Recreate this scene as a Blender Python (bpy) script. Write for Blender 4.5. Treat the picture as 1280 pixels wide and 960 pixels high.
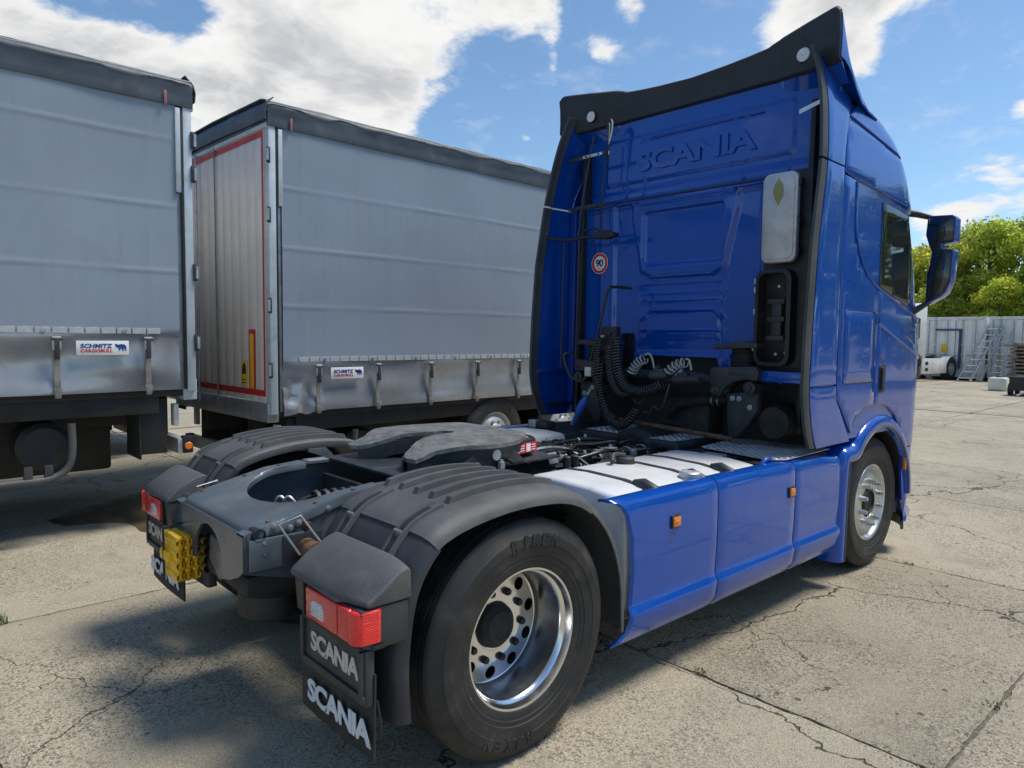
import bpy, bmesh, math, random
from mathutils import Matrix, Vector, noise as mnoise
for o in list(bpy.data.objects): bpy.data.objects.remove(o)
sc = bpy.context.scene
C = sc.collection
PI = math.pi
R = math.radians
random.seed(7)

# ------------------------------------------------------------------ camera
def cam_matrix(loc, yaw, pitch, roll):
    f = Vector((math.cos(pitch)*math.cos(yaw), math.cos(pitch)*math.sin(yaw), math.sin(pitch)))
    r = Vector((math.sin(yaw), -math.cos(yaw), 0))
    d = f.cross(r)
    c, s = math.cos(roll), math.sin(roll)
    r2 = c*r + s*d; d2 = -s*r + c*d
    m = Matrix((( r2.x, -d2.x, -f.x, loc[0]), (r2.y, -d2.y, -f.y, loc[1]), (r2.z, -d2.z, -f.z, loc[2]), (0, 0, 0, 1)))
    return m
cd = bpy.data.cameras.new('camera'); cam = bpy.data.objects.new('camera', cd); C.objects.link(cam)
cd.sensor_width = 36; cd.lens = 883.5/1280*36; cd.clip_start = .05; cd.clip_end = 3000
cam.matrix_world = cam_matrix((-1.987, -3.303, 1.765), R(47.559), R(-3.88), R(-0.609))
sc.camera = cam
sc.view_settings.view_transform = 'Standard'; sc.view_settings.look = 'None'
sc.view_settings.exposure = 0.42; sc.view_settings.gamma = 1; sc.view_settings.use_curve_mapping = False
sc.cycles.max_bounces = 6; sc.cycles.diffuse_bounces = 3; sc.cycles.glossy_bounces = 4; sc.cycles.use_denoising = True
sc.cycles.caustics_reflective = False; sc.cycles.caustics_refractive = False

# ------------------------------------------------------------------ sun and sky
SUN = Vector((0.44, -0.29, 1.0)).normalized()
sl = bpy.data.lights.new('sun', 'SUN'); sl.energy = 2.9; sl.angle = R(18); sl.color = (1, .94, .84)
sun = bpy.data.objects.new('sun', sl); C.objects.link(sun)
sun.rotation_euler = SUN.to_track_quat('Z', 'Y').to_euler()

w = bpy.data.worlds.new('World'); sc.world = w; w.use_nodes = True
wt = w.node_tree; wn = wt.nodes; wl = wt.links
for n in list(wn): wn.remove(n)
def N(tree, t, **kw):
    n = tree.nodes.new(t)
    for k, v in kw.items(): setattr(n, k, v)
    return n
def M_(tree, op, a, b=None, c=None, clamp=False):
    n = tree.nodes.new('ShaderNodeMath'); n.operation = op; n.use_clamp = clamp
    for i, v in enumerate((a, b, c)):
        if v is None: continue
        if isinstance(v, (int, float)): n.inputs[i].default_value = v
        else: tree.links.new(v, n.inputs[i])
    return n.outputs[0]
def MR(tree, v, a, b, lo=0., hi=1., typ='SMOOTHSTEP'):
    n = tree.nodes.new('ShaderNodeMapRange'); n.interpolation_type = typ
    tree.links.new(v, n.inputs[0])
    n.inputs[1].default_value = a; n.inputs[2].default_value = b; n.inputs[3].default_value = lo; n.inputs[4].default_value = hi
    return n.outputs[0]
def NOISE(tree, vec, scale, detail=5, rough=.55, lac=2., dist=0.):
    n = tree.nodes.new('ShaderNodeTexNoise'); n.inputs['Scale'].default_value = scale
    n.inputs['Detail'].default_value = detail; n.inputs['Roughness'].default_value = rough
    n.inputs['Lacunarity'].default_value = lac; n.inputs['Distortion'].default_value = dist
    if vec is not None: tree.links.new(vec, n.inputs['Vector'])
    return n
def MIX(tree, fac, a, b, blend='MIX'):
    n = tree.nodes.new('ShaderNodeMix'); n.data_type = 'RGBA'; n.blend_type = blend
    for i, v in ((0, fac), (6, a), (7, b)):
        if isinstance(v, (int, float)): n.inputs[i].default_value = v
        elif isinstance(v, (tuple, list)): n.inputs[i].default_value = (*v[:3], 1)
        else: tree.links.new(v, n.inputs[i])
    return n.outputs[2]

def build_sky():
    T = wt
    sky = N(T, 'ShaderNodeTexSky', sky_type='NISHITA'); sky.sun_disc = False
    sky.sun_elevation = math.asin(SUN.z); sky.sun_rotation = math.atan2(SUN.x, SUN.y)
    sky.air_density = 1.0; sky.dust_density = .35; sky.ozone_density = 2.2; sky.altitude = 100
    tc = N(T, 'ShaderNodeTexCoord'); sep = N(T, 'ShaderNodeSeparateXYZ'); wl.new(tc.outputs['Generated'], sep.inputs[0])
    x, y, z = sep.outputs
    zc = M_(T, 'MAXIMUM', z, 0.0)
    den = M_(T, 'ADD', zc, .22)
    cmb = N(T, 'ShaderNodeCombineXYZ'); wl.new(M_(T, 'DIVIDE', x, den), cmb.inputs[0]); wl.new(M_(T, 'DIVIDE', y, den), cmb.inputs[1])
    P = cmb.outputs[0]
    warp = NOISE(T, P, 2.3, 3, .5)
    vs = N(T, 'ShaderNodeVectorMath', operation='SUBTRACT'); wl.new(warp.outputs['Color'], vs.inputs[0]); vs.inputs[1].default_value = (.5, .5, .5)
    vm = N(T, 'ShaderNodeVectorMath', operation='SCALE'); wl.new(vs.outputs[0], vm.inputs[0]); vm.inputs['Scale'].default_value = .22
    va = N(T, 'ShaderNodeVectorMath', operation='ADD'); wl.new(P, va.inputs[0]); wl.new(vm.outputs[0], va.inputs[1])
    PW = va.outputs[0]
    n1 = NOISE(T, PW, 1.25, 3, .5).outputs[0]         # big masses
    n2 = NOISE(T, PW, 5.2, 8, .62).outputs[0]         # billows
    az = M_(T, 'ARCTAN2', y, x); el = M_(T, 'ARCSINE', z)
    # cumulus that stand over the yard: azimuth, elevation, half widths (degrees), weight
    blobs = [(79, 18, 9, 5.0, .22), (66, 20, 11, 7.5, .25), (56, 20.5, 6.0, 6, .22), (63, 26, 9, 3, .12), (47, 24.5, 3, 2.2, .27), (41, 21.2, 1.7, 1.5, .34),
             (44.5, 20, .9, 3, .27), (38.5, 24, 1.6, 3, .25), (25.5, 21.5, 5.0, 3.3, .36), (20, 23.5, 6, 2.5, .26),
             (13.0, 11.3, 4, 1.6, .20), (12.3, 14.6, 2.2, 1.2, .30), (14.5, 17.3, 2, 1.0, .20), (46.5, 15.4, 1.2, 1.1, .32), (17, 8.5, 4, 1.0, .26),
             (75, 22.5, 4.5, 2.6, -.32), (52, 16, 3, 3, -.10), (33, 20, 5.5, 7, -.22), (15.5, 17.5, 6, 3.0, -.22), (20, 11, 5, 4, -.15), (44, 17.5, 5.5, 6, -.20), (50, 13, 6, 5, -.16)]
    acc = None
    for a, e, sa, se, wgt in blobs:
        da = M_(T, 'DIVIDE', M_(T, 'SUBTRACT', az, R(a)), R(sa)); de = M_(T, 'DIVIDE', M_(T, 'SUBTRACT', el, R(e)), R(se))
        d2 = M_(T, 'ADD', M_(T, 'MULTIPLY', da, da), M_(T, 'MULTIPLY', de, de))
        g = M_(T, 'MULTIPLY', M_(T, 'EXPONENT', M_(T, 'MULTIPLY', d2, -.9)), wgt)
        acc = g if acc is None else M_(T, 'ADD', acc, g)
    dens = M_(T, 'ADD', M_(T, 'ADD', M_(T, 'MULTIPLY', n1, .42), M_(T, 'MULTIPLY', n2, .58)), acc)
    mask = MR(T, dens, .560, .690)
    thick = MR(T, dens, .62, .84)
    n3 = NOISE(T, PW, 3.1, 5, .58)
    grey = M_(T, 'MULTIPLY', thick, MR(T, n3.outputs[0], .36, .62))
    ccol = MIX(T, grey, (6.0, 5.95, 5.85), (3.4, 3.5, 3.7))
    thin = NOISE(T, PW, 7.5, 4, .65).outputs[0]
    veil = M_(T, 'MULTIPLY', MR(T, thin, .5, .78), .22)
    m2 = M_(T, 'MAXIMUM', mask, veil)
    hor = MR(T, z, .0, .05)
    m3 = M_(T, 'MULTIPLY', m2, hor)
    base = MIX(T, 1.0, sky.outputs[0], (.80, .91, .95), 'MULTIPLY')
    col = MIX(T, m3, base, ccol)
    bg = N(T, 'ShaderNodeBackground'); bg.inputs[1].default_value = .118; wl.new(col, bg.inputs[0])
    out = N(T, 'ShaderNodeOutputWorld'); wl.new(bg.outputs[0], out.inputs[0])
build_sky()

# ------------------------------------------------------------------ helpers
def tag(o, label=None, cat=None, group=None, kind=None):
    if label: o['label'] = label
    if cat: o['category'] = cat
    if group: o['group'] = group
    if kind: o['kind'] = kind
    return o
def thing(name, label, cat, loc=(0, 0, 0), rz=0, group=None):
    o = bpy.data.objects.new(name, None); C.objects.link(o); o.empty_display_size = .2
    o.location = loc; o.rotation_euler = (0, 0, rz)
    return tag(o, label, cat, group)
def link_mesh(name, me, parent=None):
    o = bpy.data.objects.new(name, me); C.objects.link(o)
    if parent is not None: o.parent = parent
    return o
def obj(name, bm, mat, parent=None, smooth=38, bev=0, seg=2, mir=False):
    """one mesh object; mir: also its mirror image in y as a second object"""
    if bev:
        ed = [e for e in bm.edges if len(e.link_faces) == 2 and e.calc_face_angle(0) > R(28)]
        bmesh.ops.bevel(bm, geom=ed, offset=bev, segments=seg, affect='EDGES', profile=.5, clamp_overlap=True)
    bmesh.ops.recalc_face_normals(bm, faces=bm.faces)
    a = R(smooth)
    for f in bm.faces: f.smooth = True
    for e in bm.edges:
        if len(e.link_faces) == 2 and e.calc_face_angle(0) > a: e.smooth = False
    me = bpy.data.meshes.new(name); bm.to_mesh(me)
    if mat is not None:
        me.materials.append(mat)
    o = link_mesh(name, me, parent)
    if mir:
        bmesh.ops.scale(bm, vec=(1, -1, 1), verts=bm.verts); bmesh.ops.reverse_faces(bm, faces=bm.faces)
        me2 = bpy.data.meshes.new(name); bm.to_mesh(me2); me2.materials.append(mat)
        o2 = link_mesh(name, me2, parent); bm.free(); return o, o2
    bm.free()
    return o
def copy_tree(o, parent=None):
    c = o.copy(); C.objects.link(c); c.parent = parent
    for ch in list(o.children): copy_tree(ch, c)
    return c
def BM(): return bmesh.new()
def box(bm, lo, hi, bev=0, seg=2, mtx=None):
    x0, y0, z0 = lo; x1, y1, z1 = hi
    vs = [bm.verts.new(p) for p in ((x0,y0,z0),(x1,y0,z0),(x1,y1,z0),(x0,y1,z0),(x0,y0,z1),(x1,y0,z1),(x1,y1,z1),(x0,y1,z1))]
    fs = [bm.faces.new([vs[i] for i in q]) for q in ((3,2,1,0),(4,5,6,7),(0,1,5,4),(1,2,6,5),(2,3,7,6),(3,0,4,7))]
    new = vs
    if bev:
        es = list({e for f in fs for e in f.edges})
        r = bmesh.ops.bevel(bm, geom=es, offset=bev, segments=seg, affect='EDGES', profile=.5, clamp_overlap=True)
        new = list({v for f in r['faces'] for v in f.verts} | {v for v in vs if v.is_valid})
    if mtx is not None: bmesh.ops.transform(bm, matrix=mtx, verts=[v for v in new if v.is_valid])
    return bm
def tube(bm, pts, r, n=8, cap=True, closed=False):
    pts = [Vector(p) for p in pts]; k = len(pts)
    rs = r if isinstance(r, (list, tuple)) else [r]*k
    rings = []; up = None
    for i, p in enumerate(pts):
        if closed: t = pts[(i+1) % k]-pts[i-1]
        else: t = pts[min(i+1, k-1)]-pts[max(i-1, 0)]
        if t.length < 1e-9: t = Vector((0, 0, 1))
        t.normalize()
        if up is None:
            up = Vector((0, 0, 1)) if abs(t.z) < .9 else Vector((1, 0, 0))
        up = (up-t*up.dot(t))
        if up.length < 1e-6: up = t.orthogonal()
        up.normalize(); s = t.cross(up)
        rings.append([bm.verts.new(p+rs[i]*(math.cos(2*PI*j/n)*up+math.sin(2*PI*j/n)*s)) for j in range(n)])
    m = k if closed else k-1
    for i in range(m):
        a, b = rings[i], rings[(i+1) % k]
        for j in range(n): bm.faces.new((a[j], a[(j+1) % n], b[(j+1) % n], b[j]))
    if cap and not closed: bm.faces.new(rings[0][::-1]); bm.faces.new(rings[-1])
    return bm
def smooth_path(pts, sub=6):
    pts = [Vector(p) for p in pts]; out = []
    for i in range(len(pts)-1):
        p0 = pts[max(i-1, 0)]; p1 = pts[i]; p2 = pts[i+1]; p3 = pts[min(i+2, len(pts)-1)]
        for j in range(sub):
            t = j/sub
            out.append(.5*((2*p1)+(p2-p0)*t+(2*p0-5*p1+4*p2-p3)*t*t+(3*p1-p0-3*p2+p3)*t**3))
    out.append(pts[-1]); return out
AX = {'x': lambda h, c, s: (h, c, s), 'y': lambda h, c, s: (c, h, s), 'z': lambda h, c, s: (c, s, h)}
def lathe(bm, prof, axis='y', c=(0, 0, 0), n=48, closed=False):
    f = AX[axis]; rings = []
    for r, h in prof:
        if r < 1e-6: rings.append([bm.verts.new(Vector(c)+Vector(f(h, 0, 0)))]); continue
        rings.append([bm.verts.new(Vector(c)+Vector(f(h, r*math.cos(2*PI*j/n), r*math.sin(2*PI*j/n)))) for j in range(n)])
    m = len(rings) if closed else len(rings)-1
    for i in range(m):
        a, b = rings[i], rings[(i+1) % len(rings)]
        for j in range(n):
            if len(a) == 1 and len(b) == 1: continue
            if len(a) == 1: bm.faces.new((a[0], b[(j+1) % n], b[j]))
            elif len(b) == 1: bm.faces.new((a[j], a[(j+1) % n], b[0]))
            else: bm.faces.new((a[j], a[(j+1) % n], b[(j+1) % n], b[j]))
    return bm
PL = {'xz': lambda u, v, n: (u, n, v), 'xy': lambda u, v, n: (u, v, n), 'yz': lambda u, v, n: (n, u, v)}
def prism(bm, poly, plane, a, b, bev=0, seg=2):
    f = PL[plane]
    lo = [bm.verts.new(f(u, v, a)) for u, v in poly]; hi = [bm.verts.new(f(u, v, b)) for u, v in poly]
    k = len(poly)
    fs = [bm.faces.new(lo), bm.faces.new(hi[::-1])]
    for i in range(k): fs.append(bm.faces.new((lo[i], hi[i], hi[(i+1) % k], lo[(i+1) % k])))
    bmesh.ops.recalc_face_normals(bm, faces=fs)
    if bev:
        es = [e for e in {e for q in fs for e in q.edges} if e.calc_face_angle(0) > R(25)]
        bmesh.ops.bevel(bm, geom=es, offset=bev, segments=seg, affect='EDGES', profile=.5, clamp_overlap=True)
    return bm
def sheet(bm, rows, closed=False, thick=0):
    g = [[bm.verts.new(p) for p in r] for r in rows]; fs = []
    for i in range(len(g)-1):
        k = len(g[i])
        for j in range(k if closed else k-1):
            fs.append(bm.faces.new((g[i][j], g[i][(j+1) % k], g[i+1][(j+1) % k], g[i+1][j])))
    if thick:
        bmesh.ops.recalc_face_normals(bm, faces=fs)
        bmesh.ops.solidify(bm, geom=fs, thickness=thick)
    return bm
def rrect(u0, v0, u1, v1, r, n=6):
    out = []
    for cu, cv, a0 in ((u1-r, v1-r, 0), (u0+r, v1-r, 90), (u0+r, v0+r, 180), (u1-r, v0+r, 270)):
        for i in range(n+1):
            a = R(a0+90*i/n); out.append((cu+r*math.cos(a), cv+r*math.sin(a)))
    return out
def lerp(a, b, t): return a+(b-a)*t
def interp(tab, x):
    if x <= tab[0][0]: return tab[0][1]
    for (a, va), (b, vb) in zip(tab, tab[1:]):
        if x <= b: return va+(vb-va)*(x-a)/(b-a)
    return tab[-1][1]
def sstep(a, b, x):
    t = min(1, max(0, (x-a)/(b-a))); return t*t*(3-2*t)
def text_mesh(s, org, right, up, depth, off=.0, space=1., shear=0., bold=True):
    """lettering as real geometry: fills the parallelogram org, right, up; depth along the normal"""
    cu = bpy.data.curves.new('lettering', 'FONT'); cu.body = s; cu.offset = off; cu.space_character = space
    cu.extrude = .05; cu.resolution_u = 3; cu.shear = shear
    o = bpy.data.objects.new('lettering', cu); C.objects.link(o)
    dg = bpy.context.evaluated_depsgraph_get()
    me = bpy.data.meshes.new_from_object(o.evaluated_get(dg))
    bpy.data.objects.remove(o); bpy.data.curves.remove(cu)
    xs = [v.co.x for v in me.vertices]; ys = [v.co.y for v in me.vertices]
    x0, x1, y0, y1 = min(xs), max(xs), min(ys), max(ys)
    org, right, up = Vector(org), Vector(right), Vector(up); nrm = right.cross(up).normalized()
    for v in me.vertices:
        a = (v.co.x-x0)/(x1-x0); b = (v.co.y-y0)/(y1-y0)
        v.co = org+right*a+up*b+nrm*(depth if v.co.z > 0 else 0)
    return me
def text(name, s, org, right, up, depth, mat, parent, **kw):
    me = text_mesh(s, org, right, up, depth, **kw); me.name = name
    me.materials.append(mat)
    return link_mesh(name, me, parent)

# ------------------------------------------------------------------ materials
DUST = (.36, .32, .26)
def mat(name, base, rough=.5, metal=0., coat=0., var=.12, vscale=3., bump=0., bscale=40., rvar=.08, dirt=None, dscale=2.5, damt=.4, spec=.5,
        trans=0., coatr=.03, bdetail=6, ior=1.5, streak=0., streakc=None, film=0.):
    m = bpy.data.materials.new(name); m.use_nodes = True
    T = m.node_tree; b = T.nodes['Principled BSDF']
    tc = N(T, 'ShaderNodeTexCoord'); P = tc.outputs['Object']
    n1 = NOISE(T, P, vscale, 6, .6).outputs[0]
    lo = tuple(c*(1-var) for c in base); hi = tuple(min(1, c*(1+var)) for c in base)
    col = MIX(T, MR(T, n1, .3, .7), lo, hi)
    rg = MR(T, NOISE(T, P, vscale*2.7, 5, .6).outputs[0], .3, .7, max(.02, rough-rvar), min(1, rough+rvar), 'LINEAR')
    if dirt:
        n2 = NOISE(T, P, dscale, 8, .65, dist=.4).outputs[0]
        d = M_(T, 'MULTIPLY', MR(T, n2, .48, .72), damt)
        col = MIX(T, d, col, dirt)
        rg = M_(T, 'ADD', rg, M_(T, 'MULTIPLY', d, .35), clamp=True)
    if streak:          # rain runs
        mp = N(T, 'ShaderNodeMapping'); mp.inputs['Scale'].default_value = (9, 9, .45); T.links.new(P, mp.inputs[0])
        s_ = M_(T, 'MULTIPLY', MR(T, NOISE(T, mp.outputs[0], 1.6, 7, .62).outputs[0], .46, .74), MR(T, NOISE(T, P, .9, 4, .6).outputs[0], .35, .65, .2, 1))
        d2 = M_(T, 'MULTIPLY', s_, streak); col = MIX(T, d2, col, streakc or dirt)
        rg = M_(T, 'ADD', rg, M_(T, 'MULTIPLY', d2, .3), clamp=True)
    if film:            # fine road dust
        sp_ = M_(T, 'MULTIPLY', MR(T, NOISE(T, P, 90, 4, .7).outputs[0], .5, .75), MR(T, NOISE(T, P, 1.7, 5, .6).outputs[0], .4, .7, .15, 1))
        d3 = M_(T, 'MULTIPLY', sp_, film); col = MIX(T, d3, col, DUST)
        T.links.new(M_(T, 'ADD', M_(T, 'MULTIPLY', d3, .5), MR(T, NOISE(T, P, 5, 5, .6).outputs[0], .35, .7, coatr, coatr+.07)), b.inputs['Coat Roughness'])
    T.links.new(col, b.inputs['Base Color']); T.links.new(rg, b.inputs['Roughness'])
    b.inputs['Metallic'].default_value = metal; b.inputs['Coat Weight'].default_value = coat
    if not film: b.inputs['Coat Roughness'].default_value = coatr
    b.inputs['Specular IOR Level'].default_value = spec; b.inputs['IOR'].default_value = ior
    b.inputs['Transmission Weight'].default_value = trans
    if bump:
        bp = N(T, 'ShaderNodeBump'); bp.inputs['Strength'].default_value = bump; bp.inputs['Distance'].default_value = .01
        T.links.new(NOISE(T, P, bscale, bdetail, .6).outputs[0], bp.inputs['Height']); T.links.new(bp.outputs[0], b.inputs['Normal'])
    return m
m_blue = mat('blue_paint', (.0006, .070, .395), .28, .1, 1., .05, 1.3, rvar=.05, dirt=(.006, .065, .30), dscale=2.2, damt=.14, coatr=.015, spec=.15, streak=.20, streakc=(.015, .06, .20), film=.035)
m_bluein = mat('blue_paint_dusty', (.003, .048, .30), .42, .05, .25, .08, 2., dirt=(.05, .085, .22), dscale=3, damt=.35, coatr=.15)
m_band = mat('spoiler_plastic', (.020, .024, .031), .62, var=.15, vscale=4, bump=.12, bscale=120, dirt=(.05, .053, .058), damt=.4)
m_trim = mat('trim_rubber', (.052, .056, .060), .6, var=.2, vscale=5, dirt=(.10, .10, .098), damt=.4)
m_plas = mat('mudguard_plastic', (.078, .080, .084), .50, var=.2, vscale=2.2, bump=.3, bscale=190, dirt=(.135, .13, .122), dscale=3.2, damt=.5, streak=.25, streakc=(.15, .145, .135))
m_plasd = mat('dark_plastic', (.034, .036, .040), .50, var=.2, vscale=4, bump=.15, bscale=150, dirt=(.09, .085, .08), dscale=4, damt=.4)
m_black = mat('black_plastic', (.014, .014, .015), .5, var=.25, vscale=6, bump=.1, bscale=90, dirt=(.05, .047, .043), dscale=5, damt=.4)
m_soot = mat('sooty_metal', (.018, .018, .019), .65, var=.35, vscale=7, bump=.3, bscale=60, dirt=(.075, .065, .055), dscale=6, damt=.6)
m_rubber = mat('rubber', (.020, .020, .021), .68, var=.2, vscale=9, bump=.12, bscale=140, dirt=(.075, .070, .062), dscale=6, damt=.5)
m_tyre = mat('tyre_rubber', (.017, .017, .018), .62, var=.2, vscale=9, bump=.10, bscale=160, dirt=(.085, .078, .068), dscale=5, damt=.55)
m_frame = mat('frame_paint', (.088, .110, .132), .34, .15, .35, .14, 4, bump=.06, bscale=60, dirt=(.17, .165, .155), dscale=4, damt=.4, coatr=.22)
m_framed = mat('frame_grease', (.026, .032, .040), .5, .1, 0, .25, 6, bump=.15, bscale=50, dirt=(.10, .09, .078), dscale=5, damt=.5)
m_galv = mat('galvanised_steel', (.44, .46, .48), .42, .75, 0, .18, 7, bump=.05, bscale=50, rvar=.1, dirt=(.22, .19, .16), damt=.35)
m_chrome = mat('polished_aluminium', (.78, .79, .80), .15, 1., 0, .05, 3, rvar=.05, dirt=(.42, .40, .37), dscale=5, damt=.22)
m_satin = mat('satin_aluminium', (.30, .31, .33), .30, 1., 0, .1, 4, rvar=.06, dirt=(.2, .19, .18), damt=.3)
m_alu = mat('aluminium', (.58, .59, .60), .38, .9, 0, .12, 6, bump=.05, bscale=80, dirt=(.30, .28, .25), damt=.4)
m_alud = mat('dull_aluminium', (.50, .51, .52), .5, .6, 0, .15, 5, bump=.12, bscale=60, dirt=(.30, .28, .24), dscale=4, damt=.4)
m_tank = mat('tank_aluminium', (.76, .765, .76), .36, .15, 0, .06, 3, bump=.03, bscale=50, dirt=(.48, .46, .42), dscale=3, damt=.45)
m_white = mat('white_paint', (.76, .77, .78), .3, 0, .3, .05, 2, dirt=(.45, .42, .36), damt=.4)
m_wplas = mat('white_plastic', (.72, .71, .64), .45, var=.08, dirt=(.42, .38, .3), damt=.35)
m_grease = mat('greasy_steel', (.20, .20, .195), .48, .35, 0, .35, 14, bump=.8, bscale=40, dirt=(.055, .052, .046), dscale=7, damt=.75)
m_orange = mat('amber_lens', (.85, .22, .015), .15, coat=.8, var=.06, bump=.5, bscale=260)
m_red = mat('red_lens', (.80, .018, .018), .12, coat=.9, var=.08, vscale=30, bump=.6, bscale=230)
m_redd = mat('red_lens_ribbed', (.85, .022, .018), .1, coat=.9, var=.1, bump=.3, bscale=300)
m_clear = mat('clear_lens', (.78, .77, .76), .12, coat=.9, var=.15, vscale=60, bump=.7, bscale=200)
m_yellow = mat('yellow_plastic', (.88, .52, .02), .42, var=.12, dirt=(.22, .15, .03), dscale=14, damt=.45)
m_text = mat('white_lettering', (.66, .72, .78), .5, var=.10, dirt=(.25, .25, .25), dscale=15, damt=.3)
m_textg = mat('silver_lettering', (.55, .54, .52), .4, .3, var=.12, dirt=(.2, .19, .18), dscale=15, damt=.35)
m_glass = mat('tinted_glass', (.012, .016, .017), .03, 0, 0, .02, 2, spec=.9, rvar=.01)
m_rust = mat('rusty_steel', (.16, .085, .05), .8, .2, var=.4, vscale=20, bump=.5, bscale=80)
m_signw = mat('sign_white', (.78, .78, .77), .4, var=.04); m_signr = mat('sign_red', (.55, .02, .03), .4, var=.06); m_signk = mat('sign_black', (.015, .015, .017), .4)
m_signb = mat('logo_blue', (.01, .05, .27), .4, var=.06); m_signy = mat('sign_yellow', (.80, .52, .02), .35, var=.06)
m_refl = mat('reflector_yellow', (.86, .47, .02), .35, var=.05); m_reflr = mat('reflector_red', (.50, .02, .025), .4, var=.08, dirt=(.2, .05, .05), damt=.4)
m_hose = mat('coiled_hose', (.022, .022, .024), .30, var=.2, coat=.3, dirt=(.08, .075, .07), dscale=10, damt=.4)
m_hosew = mat('pale_hose', (.40, .40, .38), .35, var=.15)
m_bluet = mat('blue_plastic', (.02, .10, .42), .35, var=.1)
m_tread = mat('checker_plate', (.55, .54, .51), .48, .5, 0, .2, 8, dirt=(.17, .15, .13), dscale=5, damt=.6)
m_treadtop = mat('checker_wear', (.85, .84, .80), .32, .8, 0, .12, 8, dirt=(.34, .32, .28), dscale=5, damt=.4)

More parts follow.
